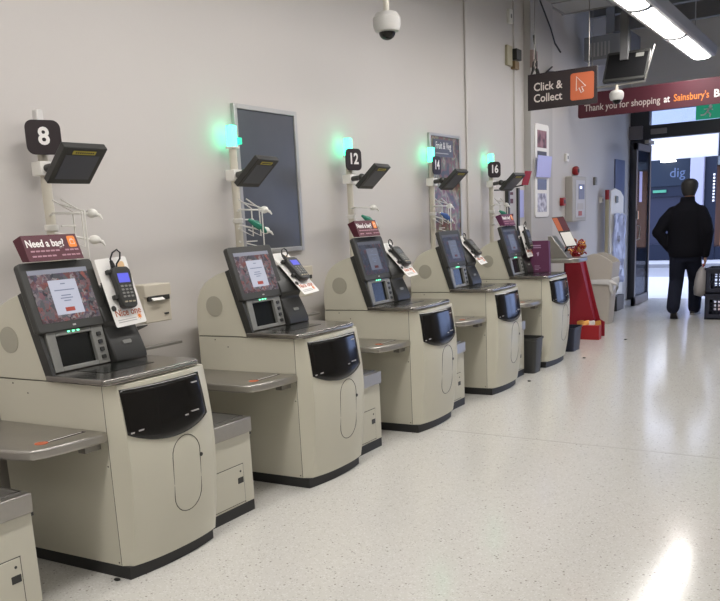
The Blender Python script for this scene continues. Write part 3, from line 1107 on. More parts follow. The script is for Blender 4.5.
# ---- bag signs on three monitors
SLAB = {0: 'maroon sign box asking about a bag, on top of the nearest monitor', 2: 'small maroon sign box on the middle kiosk monitor, under number 12',
        4: 'small plum sign box on the farthest kiosk monitor, under number 16'}
for k, lab in SLAB.items():
    y = YK[k] + 0.024
    R = root('bag_sign', (-3.03, y + 0.17, 1.352), lab, 'sign', 'bag signs on the monitors')
    F = frame((-3.008, y + 0.012, 1.353), (0, 1, 0), (-0.36, 0, 0.93))
    g = MB()
    A = F @ Vector((0, 0, 0))
    B = F @ Vector((0, 0.118, 0))
    pr = [(A.x, A.z), (B.x, B.z), (B.x - 0.055, B.z - 0.02), (A.x - 0.05, A.z - 0.0)]
    g.prism_y(pr, y + 0.010, y + 0.292)
    g.obj('sign_box', K['maroon'] if k < 4 else K['purple'], R, bevel=0.001)
    text('Need a bag?', 0.046, shift(F, 0.008, 0.078, 0.001), 'headline', K['lettering'], R, bold=0.0010, align='LEFT', xs=0.86)
    g = MB(F)
    for v in (0.045, 0.022):
        for i in range(10):
            if random.random() < 0.9:
                g.box((0.022 + i * 0.025, v - 0.0035, 0.0), (0.022 + i * 0.025 + 0.020, v + 0.0035, 0.001))
    g.obj('small_print', K['pinklet'], R)
    MB(F).plate(rrect(0.042, 0.052, 0.008, cx=0.246, cy=0.082), 0, 0.0014).obj('orange_bag_icon', K['orange'], R)
    g = MB(F)
    g.tube([(0.236, 0.070, 0.0018), (0.236, 0.089, 0.0018), (0.256, 0.089, 0.0018), (0.256, 0.070, 0.0018)], 0.0013, 6, close=True)
    g.tube([(0.242, 0.089, 0.0018), (0.242, 0.096, 0.0018), (0.250, 0.096, 0.0018), (0.250, 0.089, 0.0018)], 0.0012, 6)
    g.obj('icon_outline', K['lettering'], R)
    MB().prism_y([(A.x - 0.05, A.z), (B.x - 0.055, B.z - 0.02), (B.x - 0.054, B.z - 0.0195), (A.x - 0.048, A.z)], y + 0.010, y + 0.012).obj('end_flap', K['white'], R)

# ---- payment terminals on white cards
PLAB = ['black card reader with blue display and looped cable on a white card, nearest the camera',
        'black card reader on a slanted white card beside the second kiosk screen',
        'black card reader on a slanted white card beside the middle kiosk screen',
        'black card reader on a slanted white card beside the fourth kiosk screen',
        'black card reader on an upright white card beside the farthest kiosk screen']
for k in range(5):
    y = YK[k]
    if k in (0, 4):
        o = Vector((-2.905, y + 0.371, 1.033))
        rt = Vector((0.0, 1, 0.04))
        up = Vector((-0.28, 0, 0.96))
        w, h = 0.183, 0.322
    else:
        o = Vector((-2.87, y + 0.462, 1.045))
        rt = Vector((-0.10, 0.98, 0.03))
        up = Vector((-0.66, -0.12, 0.75))
        w, h = 0.185, 0.325
    F = frame(o, rt, (up - rt.normalized() * up.dot(rt.normalized())).normalized())
    cpt = F @ Vector((w / 2, h / 2, 0))
    R = root('card_reader', tuple(F @ Vector((0.02, h * 0.3, -0.04))), PLAB[k], 'card reader', 'card readers on white cards')
    g = MB(F)
    g.plate(rrect(w, h, 0.010, cx=w / 2, cy=h / 2), -0.003, 0.0)
    g.obj('backing_card', K['white'], R)
    g = MB(F)
    g.box((0.02, 0.10, -0.035), (0.10, 0.22, -0.004))
    e = F @ Vector((0.03, 0.12, -0.03))
    g.tube([tuple(e), (-2.99, y + 0.43, 1.02)], 0.018)
    split_obj(g, 'mount_arm', K['char'], R)
    text('Nice one', 0.046, shift(F, w / 2, 0.062, 0.0004), 'headline', K['orange_d'], R, bold=0.0004, xs=0.90)
    g = MB(F)
    for v in (0.030, 0.020):
        g.box((0.02, v - 0.0022, 0), (0.13, v + 0.0022, 0.0006))
    g.obj('small_print', K['greylet'], R)
    g = MB(F)
    for i in range(8):
        a = 2 * PI * i / 8
        g.ext([(0.0, -0.004), (0.017, 0.0), (0.0, 0.004)], lambda u, v, a=a: (0.150 + u * math.cos(a) - v * math.sin(a), 0.034 + u * math.sin(a) + v * math.cos(a), 0.0), lambda u, v, a=a: (0.150 + u * math.cos(a) - v * math.sin(a), 0.034 + u * math.sin(a) + v * math.cos(a), 0.001))
    g.plate([(0.150 + 0.006 * math.cos(2 * PI * i / 10), 0.034 + 0.006 * math.sin(2 * PI * i / 10)) for i in range(10)], 0.0, 0.0012)
    g.obj('orange_flower', K['orange'], R)
    MB(F).plate(rrect(0.042, 0.03, 0.01, cx=0.14, cy=0.285), 0, 0.0008).obj('pale_orange_mark', mat('pale_orange', (0.80, 0.55, 0.30), 0.5) if 'po' not in K else K['po'], R)
    MB(F).plate([(0.016 + 0.013 * math.cos(t), 0.088 + 0.013 * math.sin(t)) for t in [2 * PI * i / 16 for i in range(16)]], 0, 0.004).obj('round_badge', K['char'], R)
    # handset
    Hf = F @ Matrix.Translation((0.096, 0.174, 0.0)) @ Matrix.Rotation(math.radians(-4), 4, 'Z') @ (Matrix.Diagonal((1.14, 1.08, 1.1, 1)) if k in (0, 4) else Matrix.Diagonal((1.32, 0.95, 1.2, 1)))
    body = []
    for (v, hw) in ((-0.092, 0.026), (-0.082, 0.037), (-0.05, 0.041), (0.0, 0.040), (0.05, 0.046), (0.075, 0.045), (0.088, 0.032)):
        body.append((hw, v))
    poly = body + [(-a, b) for a, b in body[::-1]]
    g = MB(Hf).plate(poly, 0.004, 0.034)
    hs = g.obj('handset', K['char'], R, bevel=0.006)
    MB(Hf).box((-0.028, 0.018, 0.034), (0.028, 0.058, 0.0352)).obj('display', K['scr_blue'] if k < 2 else K['scr_dark'], hs, label='lit blue display' if k < 2 else None)
    g = MB(Hf)
    for r_ in range(4):
        for c_ in range(3):
            g.plate(rrect(0.013, 0.008, 0.002, 2, cx=-0.02 + c_ * 0.02, cy=0.002 - r_ * 0.015), 0.033, 0.0365)
    g.obj('keypad', K['grey'], hs)
    g = MB(Hf)
    for i, m_ in enumerate((0, 1, 2)):
        g.plate(rrect(0.014, 0.006, 0.002, 2, cx=-0.02 + i * 0.02, cy=-0.066), 0.033, 0.0370)
    split_obj(g, 'function_key', K['yel'], hs)
    g = MB(Hf)
    g.box((-0.060, 0.062, 0.002), (-0.036, 0.080, 0.022))
    g.box((-0.060, -0.05, 0.002), (-0.038, -0.03, 0.020))
    split_obj(g, 'cradle_grip', K['char'], R, bevel=0.003)
    g = MB(Hf)
    P = [(-0.022, 0.080, 0.02), (-0.028, 0.105, 0.022), (-0.032, 0.125, 0.024), (-0.018, 0.150, 0.03), (0.008, 0.163, 0.03), (0.022, 0.150, 0.028), (0.018, 0.125, 0.022), (0.002, 0.105, 0.012), (-0.004, 0.085, 0.012)]
    g.tube(P, 0.0036, 8)
    g.tube([(-0.024, 0.084, 0.02), (-0.030, 0.118, 0.022)], [0.012, 0.006])
    g.obj('looped_cable', K['cable'], R)


# ---- bagging units
def make_bag_unit():
    y = Y0 - STEP
    a, b = y + 0.565, y + 0.965
    R = root('bagging_scale_unit', (-2.98, (a + b) / 2, 0), 'x', 'bagging unit', 'low bagging units between the kiosks')
    MB().box((-3.29, a + 0.01, 0), (-2.680, b - 0.004, 0.056)).obj('plinth', K['black'], R)
    MB().box((-3.30, a, 0.056), (-2.68, b, 0.422)).obj('cabinet', K['cream'], R, bevel=0.003)
    g = MB()
    g.box((-3.305, a - 0.003, 0.424), (-2.666, b + 0.003, 0.503))
    g.obj('steel_band', K['steel'], R, bevel=0.004)
    g = MB()
    g.box((-3.28, a + 0.02, 0.5025), (-2.70, b - 0.02, 0.505))
    g.obj('scale_plate', K['steel_d'], R)
    g = MB()
    for (x0, x1, y0, y1) in ((-2.715, -2.705, a + 0.015, b - 0.015), (-3.28, -2.705, b - 0.022, b - 0.013)):
        g.box((x0, y0, 0.503), (x1, y1, 0.508))
    split_obj(g, 'plate_rim', K['chrome'], R)
    dr = MB().box((-2.69, a + 0.025, 0.07), (-2.6765, b - 0.075, 0.268)).obj('door', K['cream'], R, bevel=0.002)
    g = MB()
    t = 0.0016
    for (y0, y1, z0, z1) in ((a + 0.02, b - 0.07, 0.268, 0.272), (b - 0.0745, b - 0.071, 0.06, 0.272), (a + 0.02, b - 0.07, 0.066, 0.069)):
        g.box((-2.684, y0, z0), (-2.6792, y1, z1))
    g.obj('door_gap', K['line'], R)
    MB().box((-2.68, b - 0.122, 0.172), (-2.6745, b - 0.080, 0.203)).obj('lock', K['char'], dr, bevel=0.002)
    MB().cyl((-2.68, b - 0.098, 0.235), (-2.6755, b - 0.098, 0.235), 0.006, 10).obj('screw', K['char'], dr)
    g = MB()
    g.box((-2.70, b, 0.405), (-2.68, b + 0.012, 0.43))
    g.obj('catch', K['char'], R, bevel=0.003)
    return R


BLAB = ['low cream bagging unit at the bottom left corner of the picture', 'low cream bagging unit just beyond the nearest kiosk',
        'low cream bagging unit just beyond the second kiosk', 'low cream bagging unit just beyond the middle kiosk, under number 12',
        'low cream bagging unit just beyond the fourth kiosk, under number 14']
bu = make_bag_unit()
for k in range(5):
    c = bu if k == 0 else copy_tree(bu)
    if k:
        c.location.y = YK[k - 1] + 0.765
    c['label'] = BLAB[k]

# ================================================================== THINGS ON THE WALL
# blank noticeboard
nb = root('noticeboard', (XW + 0.01, 4.34, 1.75), 'blank dark grey noticeboard in a thin silver frame on the wall', 'noticeboard')
x = XW
MB().box((x, 4.03, 1.29), (x + 0.018, 4.66, 2.195)).obj('board_face', K['board'], nb)
g = MB()
for (a, b, c, d) in ((4.02, 4.05, 1.28, 2.205), (4.64, 4.67, 1.28, 2.205), (4.05, 4.64, 1.28, 1.31), (4.05, 4.64, 2.175, 2.205)):
    g.box((x, a, c), (x + 0.028, b, d))
g.obj('silver_frame', K['alu'], nb, bevel=0.003)
# vegetable poster
vp = root('vegetable_poster', (XW + 0.01, 6.95, 1.7), 'tall framed fruit and veg poster on the wall behind the number 14 sign', 'poster')
MB().box((x, 6.66, 1.25), (x + 0.015, 7.26, 2.19)).obj('printed_sheet', K['veg'], vp)
g = MB()
for (a, b, c, d) in ((6.64, 6.665, 1.24, 2.20), (7.255, 7.28, 1.24, 2.20), (6.665, 7.255, 1.24, 1.265), (6.665, 7.255, 2.175, 2.20)):
    g.box((x, a, c), (x + 0.024, b, d))
g.obj('silver_frame', K['alu'], vp, bevel=0.003)
MB().box((x + 0.015, 6.72, 2.00), (x + 0.018, 7.12, 2.15)).obj('title_plate', K['plate'], vp)
text('Fruit & Veg', 0.088, FX(x + 0.0185, 6.92, 2.095), 'title', K['lettering'], vp, xs=0.78)
g = MB()
g.box((x + 0.018, 6.76, 2.025), (x + 0.0186, 7.02, 2.033))
g.obj('small_print', K['greylet'], vp)
# narrow notice by number 16
nn = root('narrow_notice', (XW + 0.01, 8.62, 1.5), 'narrow dark edged notice strip on the wall beyond the number 16 sign', 'notice')
g = MB()
g.box((x, 8.42, 1.22), (x + 0.04, 8.46, 1.74))
g.box((x, 8.70, 1.22), (x + 0.04, 8.75, 1.74))
g.box((x, 8.42, 1.22), (x + 0.04, 8.75, 1.28))
split_obj(g, 'dark_edge', K['char'], nn)
MB().box((x, 8.46, 1.28), (x + 0.02, 8.70, 1.74)).obj('grey_sheet', K['greylet'], nn)
g = MB()
for i, (zz, h_) in enumerate(((1.68, 0.03), (1.60, 0.05), (1.45, 0.03), (1.36, 0.05))):
    g.box((x + 0.02, 8.52, zz - h_ / 2), (x + 0.022, 8.60, zz + h_ / 2))
split_obj(g, 'red_print', K['maroon'], nn)
bl = tag(MB().box((x, 8.79, 1.42), (x + 0.012, 8.95, 1.72)).obj('blue_leaflet', K['screenblue']), 'pale blue leaflet fixed to the wall just before the pier', 'leaflet')
rb = root('red_notice', (-3.10, 7.98, 1.80), 'small red card behind the tilted monitor beside number 16', 'notice')
MB(frame((-3.05, 7.95, 1.74), (0.2, 1, 0), (0.3, 0, 1))).box((0, 0, -0.004), (0.12, 0.14, 0)).obj('red_card', K['redgl'], rb)
MB().tube([(-3.05, 7.99, 1.74), (-3.22, 7.78, 1.70), (-3.245, 7.72, 1.70)], 0.007).obj('card_arm', K['char'], rb)

# poster on the pier
xp = XW + 0.08
pp = root('picture_poster', (xp + 0.01, 9.33, 1.9), 'tall narrow white poster of pictures with a blue leaflet on the pier', 'poster')
MB(FX(xp, 9.33, 1.93)).plate(rrect(0.46, 1.04, 0.05), 0, 0.012).obj('white_backing', K['white'], pp, bevel=0.002)
MB().box((xp + 0.012, 9.17, 2.19), (xp + 0.015, 9.47, 2.38)).obj('pink_picture', ramp_mat('pink_picture_print', [(0.35, (0.05, 0.02, 0.03)), (0.5, (0.30, 0.14, 0.16)), (0.7, (0.42, 0.26, 0.26))], kind='noise', scale=7, rough=0.4), pp)
MB().box((xp + 0.012, 9.17, 2.08), (xp + 0.015, 9.47, 2.15)).obj('dark_picture', K['plate'], pp)
MB(frame((xp + 0.03, 9.08, 1.86), (0.0, 1, 0), (0.08, 0, 1))).box((0, 0, 0), (0.47, 0.24, 0.004)).obj('blue_leaflet', K['screenblue'], pp)
MB().box((xp + 0.012, 9.17, 1.72), (xp + 0.015, 9.47, 1.84)).obj('slate_picture', K['bluep'], pp)
MB().box((xp + 0.012, 9.17, 1.47), (xp + 0.015, 9.47, 1.68)).obj('pale_picture', ramp_mat('pale_picture_print', [(0.35, (0.10, 0.10, 0.16)), (0.5, (0.45, 0.45, 0.55)), (0.7, (0.8, 0.8, 0.85))], kind='noise', scale=14, rough=0.4), pp)

# alarm panel
ap = root('alarm_cabinet', (XW + 0.05, 10.72, 1.62), 'tall beige alarm control cabinet on the wall before the doors', 'alarm panel')
MB().box((XW, 10.43, 1.33), (XW + 0.10, 11.01, 1.90)).obj('cabinet', mat('panel_beige', (0.40, 0.38, 0.35), 0.5), ap, bevel=0.01)
MB().box((XW + 0.10, 10.55, 1.38), (XW + 0.106, 10.93, 1.85)).obj('face_plate', mat('panel_face', (0.48, 0.48, 0.50), 0.4), ap)
MB().box((XW + 0.106, 10.66, 1.61), (XW + 0.11, 10.90, 1.80)).obj('dark_window', K['bluep'], ap)
MB().box((XW + 0.11, 10.70, 1.745), (XW + 0.113, 10.78, 1.775)).obj('lit_display', mat('lit_display', (0.5, 0.5, 0.8), 0.3, emit=(0.6, 0.7, 1), estr=1.5), ap)
MB().box((XW + 0.106, 10.62, 1.48), (XW + 0.109, 10.86, 1.56)).obj('card_window', K['greylet'], ap)
MB().box((XW + 0.106, 10.66, 1.40), (XW + 0.109, 10.80, 1.46)).obj('red_label', K['redgl'], ap)


def wall_disc(name, y, z, r, d, m, label, cat, m2=None, xs=XW):
    R_ = root(name, (xs, y, z), label, cat)
    g = MB()
    g.rings([[(xs + dd, y + rr * math.cos(t), z + rr * math.sin(t)) for t in [2 * PI * i / 24 for i in range(24)]] for rr, dd in ((r * 0.8, 0), (r, d * 0.3), (r, d * 0.8), (r * 0.8, d))])
    g.obj('casing', m, R_)
    MB().cyl((xs + d * 0.95, y, z), (xs + d * 1.1, y, z), r * 0.45, 16).obj('centre', m2 or K['char'], R_)
    return R_


wall_disc('alarm_bell', 10.76, 1.975, 0.058, 0.07, K['redgl'], 'round red alarm bell on the wall above the alarm cabinet', 'alarm bell')
cp = root('call_point', (XW, 10.27, 1.585), 'small red fire call point left of the alarm cabinet', 'call point')
MB().box((XW, 10.22, 1.535), (XW + 0.05, 10.32, 1.635)).obj('casing', K['redgl'], cp, bevel=0.006)
MB().box((XW + 0.05, 10.245, 1.56), (XW + 0.053, 10.295, 1.61)).obj('press_pane', K['char'], cp)
for (yy, zz, h_, m_, lab, nm, ca) in ((10.44, 2.13, 0.10, K['white'], 'small white upright sensor on the wall above the red bell', 'wall_sensor', 'sensor'),
                                      (11.70, 1.86, 0.11, K['steel_d'], 'small dark metal key switch on the wall right of the alarm cabinet', 'key_switch', 'switch'),
                                      (11.12, 1.58, 0.07, K['whitep'], 'small pale switch plate close by the right of the alarm cabinet', 'switch_plate', 'switch'),
                                      (12.02, 1.60, 0.08, K['whitep'], 'small pale switch plate left of the wrapped stand', 'switch_plate', 'switch'),
                                      (8.56, 3.48, 0.14, K['whitep'], 'small white box high on the wall, above the yellowed one', 'wall_box', 'wall box')):
    R_ = root(nm, (XW, yy, zz), lab, ca)
    MB().box((XW, yy - 0.045, zz - h_ / 2), (XW + 0.035, yy + 0.045, zz + h_ / 2)).obj('casing', m_, R_, bevel=0.006)
    MB().box((XW + 0.035, yy - 0.015, zz - 0.02), (XW + 0.04, yy + 0.015, zz + 0.02)).obj('button', K['grey'], R_, bevel=0.002)
jb = root('junction_box', (XW, 8.62, 3.06), 'yellowed box with a dark switch high on the wall above number 16', 'junction box')
MB().box((XW, 8.46, 2.99), (XW + 0.03, 8.60, 3.19)).obj('yellow_backplate', K['yel'], jb, bevel=0.004)
MB().box((XW, 8.62, 3.06), (XW + 0.07, 8.76, 3.17)).obj('dark_switch', K['char'], jb, bevel=0.004)
MB().box((XW, 8.62, 2.97), (XW + 0.05, 8.74, 3.05)).obj('brown_switch', mat('aged_brown', (0.20, 0.13, 0.06), 0.5), jb, bevel=0.004)
# loose cables at the sign
g = MB()
xx = XW + 0.03
for P in ([(9.0, 3.35), (9.02, 3.15), (9.12, 3.0), (9.30, 2.93), (9.42, 3.02), (9.7, 3.06)], [(9.0, 3.10), (8.92, 2.98), (8.90, 2.85), (8.93, 2.74)], [(9.12, 3.02), (9.22, 2.87), (9.35, 2.98), (9.6, 3.10)],
          [(9.2, 3.74), (9.5, 3.5), (9.75, 3.38), (9.9, 3.30)], [(8.95, 2.95), (9.05, 3.08), (9.13, 2.92), (9.18, 2.83)]):
    g.tube([(xx + 0.085 + 0.02 * math.sin(i * 2.1), p[0], p[1]) for i, p in enumerate(P)], 0.010, 6)
tag(g.obj('loose_cables', K['char']), 'tangle of loose dark cables on the wall above the click and collect sign', 'cable')
tag(MB().box((XW + 0.08, 8.97, 3.02), (XW + 0.12, 9.12, 3.2)).obj('cable_box', mat('pinkish_box', (0.36, 0.27, 0.25), 0.6), bevel=0.005), 'small pinkish cable box at the top of the loose cables', 'junction box')
# blue grey panel by the door
tag(MB().box((XW, 12.74, 1.40), (XW + 0.02, 13.29, 2.20)).obj('wall_panel', K['bluep'], bevel=0.004), 'plain blue grey panel on the wall beside the open door', 'panel')

# ================================================================== HANGING SIGNS, CAMERAS
cc = root('click_and_collect_sign', (-2.66, 8.0, 2.62), 'dark hanging Click and Collect sign with an orange cursor square', 'sign')
MB().box((-3.00, 8.0, 2.447), (-2.32, 8.02, 2.782)).obj('sign_board', K['maroon_d'], cc, bevel=0.003)
F = FYn(-2.94, 7.999, 2.655)
ccl = mat('cream_lettering', (0.62, 0.55, 0.52), 0.5)
text('Click &', 0.105, F, 'lettering', ccl, cc, align='LEFT', bold=0.0015, xs=0.92)
text('Collect', 0.105, shift(F, 0, -0.105), 'lettering', ccl, cc, align='LEFT', bold=0.0015, xs=0.92)
MB(FYn(-2.46, 7.999, 2.615)).plate(rrect(0.225, 0.245, 0.022), 0, 0.003).obj('orange_square', K['orange_d'], cc)
g = MB(FYn(-2.48, 7.995, 2.63))
arrow = [(-0.035, 0.075), (-0.035, -0.055), (-0.008, -0.03), (0.012, -0.075), (0.035, -0.062), (0.016, -0.022), (0.055, -0.018)]
g.tube([(a, b, 0.0) for a, b in arrow], 0.005, 6, close=True)
g.obj('cursor_arrow', ccl, cc)
g = MB()
for xx in (-2.93, -2.40):
    g.cyl((xx, 8.01, 2.78), (xx, 8.01, 3.79), 0.004, 8)
split_obj(g, 'hanging_wire', K['steel_d'], cc)

ts = root('thank_you_sign', (-2.3, 10.5, 2.75), 'long maroon hanging sign thanking shoppers, in front of the door header', 'sign')
MB(FYn(-2.12, 10.5, 2.74)).plate(rrect(2.32, 0.295, 0.03), -0.02, 0.0).obj('sign_board', K['maroon'], ts, bevel=0.002)
F = FYn(-3.20, 10.499, 2.705)
text('Thank you for shopping', 0.112, F, 'lettering', ccl, ts, align='LEFT', bold=0.0008, xs=0.845)
text('at', 0.112, shift(F, 0.950, 0), 'lettering', K['lettering'], ts, align='LEFT', bold=0.002, xs=0.80)
text("Sainsbury's", 0.112, shift(F, 1.060, 0), 'lettering', K['orange'], ts, align='LEFT', bold=0.001, xs=0.80)
text('Br', 0.118, shift(F, 1.50, 0), 'lettering', K['lettering'], ts, align='LEFT', bold=0.004, xs=0.95)
g = MB()
for xx in (-3.1, -1.3):
    g.cyl((xx, 10.49, 2.88), (xx, 10.49, 4.24), 0.004, 8)
split_obj(g, 'hanging_wire', K['steel_d'], ts)


def dome(name, x, y, z, r, label, top):
    R_ = root(name, (x, y, z), label, 'security camera')
    g = MB()
    prof = [(0.30, 0.95), (0.75, 0.90), (1.0, 0.55), (1.0, 0.05), (0.85, -0.35), (0.62, -0.42)]
    g.rings([[(x + r * a * math.cos(t), y + r * a * math.sin(t), z + r * b) for t in [2 * PI * i / 28 for i in range(28)]] for a, b in prof])
    g.obj('housing', mat('camera_housing', (0.50, 0.49, 0.47), 0.4), R_)
    MB().ell((x, y, z - r * 0.42), (r * 0.60, r * 0.60, r * 0.52), 24, 8, -1.0, 0.05).obj('smoked_dome', K['smoke'], R_)
    MB().cyl((x, y, z + r * 0.9), (x, y, top), r * 0.22, 14).obj('drop_pipe', K['pole'], R_)
    return R_


dome('dome_camera', -2.85, 5.0, 2.715, 0.092, 'pale dome security camera hanging from a pipe high on the wall side', 3.79)
# hanging display with strut and second camera
hm = root('hanging_display', (-2.40, 9.2, 2.9), 'black display seen from behind, hung from the ceiling above the dome camera by the doors', 'display')
Fh = frame((-2.60, 9.15, 2.79), (1, 0.12, 0.0), (0.10, 0.30, 1))
MB(Fh).plate(rrect(0.44, 0.32, 0.02, cx=0.22, cy=0.16), -0.06, 0.0).obj('display_case', K['char'], hm, bevel=0.008)
MB(Fh).box((0.30, 0.24, 0.0), (0.38, 0.28, 0.004)).obj('label_plate', K['grey'], hm)
MB(Fh).box((0.02, 0.03, 0.0), (0.42, 0.29, 0.002)).obj('display_glass', mat('matte_black', (0.008, 0.008, 0.009), 0.7, spec=0.1), hm)
g = MB()
g.box((-2.43, 9.20, 3.00), (-2.35, 9.28, 3.80))
g.obj('ceiling_post', K['void'], hm)
g = MB()
g.tube([(-2.66, 9.16, 2.745), (-2.17, 9.20, 2.755), (-2.10, 9.30, 3.12)], 0.010, 8)
g.obj('lower_strut', K['steel'], hm)
dome('dome_camera', -2.45, 9.175, 2.625, 0.075, 'grey dome camera hanging in front of the thank you sign', 2.752)
ah = root('air_unit', (-2.95, 10.9, 3.45), 'grey air unit box hanging beyond the ceiling edge near the wall', 'air unit')
MB().box((-3.28, 10.72, 3.30), (-2.70, 11.20, 3.58)).obj('casing', mat('unit_grey', (0.20, 0.20, 0.21), 0.6), ah, bevel=0.01)
g = MB()
for i in range(6):
    g.box((-3.2 + i * 0.045, 10.712, 3.34), (-3.18 + i * 0.045, 10.72, 3.5))
g.obj('vent_slats', K['hous'], ah)
MB().box((-3.0, 10.7, 3.585), (-2.9, 10.72, 4.2)).obj('hanger', K['void'], ah)

# ================================================================== FLOOR THINGS NEAR THE DOOR
def bucket(name, cx, cy, w, d, h, m, label, cat, taper=0.82, lid=True):
    R_ = root(name, (cx, cy, 0), label, cat)
    g = MB()
    R = []
    for (z, s, inn) in ((0, taper, 0), (0.02, taper, 0), (h * 0.93, 0.98, 0), (h * 0.94, 1.05, 0), (h, 1.05, 0), (h, 0.97, 1), (h * 0.5, 0.86, 1), (0.03, taper * 0.92, 1)):
        R.append([(cx + px * s, cy + py * s, z) for px, py in rrect(w, d, min(w, d) * 0.18, 4)])
    g.rings(R)
    g.obj('bin_body', m, R_)
    if lid:
        MB().box((cx - w * 0.42, cy - d * 0.42, h * 0.62), (cx + w * 0.42, cy + d * 0.42, h * 0.66)).obj('contents', K['black'], R_)
    return R_


bucket('waste_bin', -2.70, 7.165, 0.24, 0.22, 0.33, K['dbin'], 'dark grey waste bin standing between the fourth and the farthest kiosk', 'bin')
bk = bucket('waste_bin', -2.725, 8.47, 0.20, 0.30, 0.255, K['crate'], 'small navy bin just beyond the farthest kiosk, before the red stand', 'bin')

# red display stand
rs = root('red_display_stand', (-2.82, 9.4, 0), 'red card display stand with sloping side, topped by red and gold ribbons', 'display stand')
g = MB()
y0, y1 = 9.32, 9.55
g.prism_y([(-3.065, 0), (-2.645, 0), (-2.645, 0.17), (-2.700, 0.20), (-2.745, 0.36), (-2.805, 0.60), (-2.870, 0.86), (-2.895, 0.93), (-3.065, 0.93)], y0, y0 + 0.015)
g.prism_y([(-3.065, 0), (-2.645, 0), (-2.645, 0.17), (-2.700, 0.20), (-2.745, 0.36), (-2.805, 0.60), (-2.870, 0.86), (-2.895, 0.93), (-3.065, 0.93)], y1 - 0.015, y1)
g.box((-3.065, y0, 0), (-3.045, y1, 0.93))
g.prism_y([(-3.025, 0.90), (-2.905, 0.90), (-2.745, 0.20), (-2.765, 0.18)], y0 + 0.015, y1 - 0.015)
g.obj('card_hopper', K['red'], rs, bevel=0.002)
g = MB()
g.box((-2.87, 9.22, 0.0), (-2.62, 9.32, 0.165))
g.obj('front_tray', mat('brighter_red_card', (0.36, 0.012, 0.018), 0.45), rs, bevel=0.002)
for i in range(4):
    cx, cy = -2.85 + i * 0.065, 9.27
    a = random.uniform(-0.6, 0.6)
    Fp = frame((cx, cy, 0.185), (math.cos(a), math.sin(a), 0.2), (-0.2 * math.cos(a), 0.3, 1))
    pk = MB(Fp).plate(rrect(0.085, 0.055, 0.014), -0.008, 0.008).obj('snack_packet', K['gold'] if i != 2 else K['white'], bevel=0.004)
    tag(pk, 'small foil packet lying in the tray of the red display stand', 'packet', 'foil packets in the red tray')
g = MB()
h = MB()
for i in range(40):
    a = random.uniform(0, 2 * PI)
    c = Vector((-2.95 + random.uniform(-0.08, 0.08), 9.44 + random.uniform(-0.09, 0.09), 0.95 + random.uniform(0, 0.17)))
    rr = random.uniform(0.022, 0.045)
    ax = Vector((random.uniform(-1, 1), random.uniform(-1, 1), random.uniform(-1, 1))).normalized()
    bx = ax.orthogonal().normalized()
    cx_ = ax.cross(bx)
    P = [c + (bx * math.cos(t) + cx_ * math.sin(t)) * rr + ax * 0.012 * math.sin(3 * t) for t in [a + 1.5 * PI * k / 8 for k in range(9)]]
    (h if i % 3 == 0 else g).tube(P, 0.008, 6)
g.ell((-2.975, 9.44, 0.935), (0.07, 0.09, 0.03), 14, 6)
rbn = g.obj('red_ribbons', K['redgl'], rs)
h.obj('gold_ribbons', K['gold'], rs)

# beige litter bin with arched hood and white liner
lb = root('litter_bin', (-3.05, 10.67, 0), 'tall beige litter bin with an arched hood and white liner', 'bin')
g = MB()
cx, cy = -3.05, 10.67
R_ = []
for z, s in ((0.0, 0.74), (0.03, 0.76), (0.45, 0.88), (0.62, 0.93)):
    R_.append([(cx + px * s, cy + py * s, z) for px, py in rrect(0.46, 0.36, 0.05, 5)])
g.rings(R_)
g.obj('lower_bin', K['bin'], lb, bevel=0.0)
prof = []
for i in range(21):
    u = -1 + 2 * i / 20
    prof.append((cx + 0.235 * u, 0.80 + 0.115 * (1 - abs(u) ** 1.6) + (0.0 if abs(u) < 0.97 else -0.01)))
poly = [(cx - 0.215, 0.585), (cx + 0.215, 0.585)] + prof[::-1]
g = MB()
g.prism_y(poly, cy - 0.185, cy - 0.165)
g.prism_y(poly, cy + 0.165, cy + 0.185)
g.prism_y([(cx - 0.215, 0.585), (cx - 0.20, 0.585), (cx - 0.218, 0.80), (cx - 0.235, 0.80)], cy - 0.165, cy + 0.165)
g.prism_y([(cx + 0.20, 0.585), (cx + 0.215, 0.585), (cx + 0.235, 0.80), (cx + 0.218, 0.80)], cy - 0.165, cy + 0.165)
g.obj('arched_hood', K['bin'], lb, bevel=0.005)
g = MB()
for s in (-1, 1):
    g.prism_y([(cx + s * 0.228, 0.80), (cx + s * 0.222, 0.79), (cx + s * 0.03, 0.70), (cx + s * 0.03, 0.715)], cy - 0.16, cy + 0.16)
g.obj('swing_flap', mat('beige_flap', (0.42, 0.38, 0.33), 0.5), lb)
g = MB()
R_ = []
base = rrect(0.46, 0.36, 0.05, 9)
for z, s, amp in ((0.60, 0.935, 0), (0.595, 0.99, 0.004), (0.54, 1.02, 0.02), (0.45, 1.0, 0.035)):
    R_.append([(cx + px * (s + amp * math.sin(i * 1.7)), cy + py * (s + amp * math.cos(i * 2.3)), z + amp * 2.2 * math.sin(i * 0.45 + 1)) for i, (px, py) in enumerate(base)])
g.rings(R_, cap=False)
g.tube([(cx + 0.20, cy - 0.15, 0.55), (cx + 0.26, cy - 0.16, 0.53), (cx + 0.30, cy - 0.15, 0.50)], [0.03, 0.02, 0.004])
g.obj('white_liner', K['liner'], lb, ang=80)

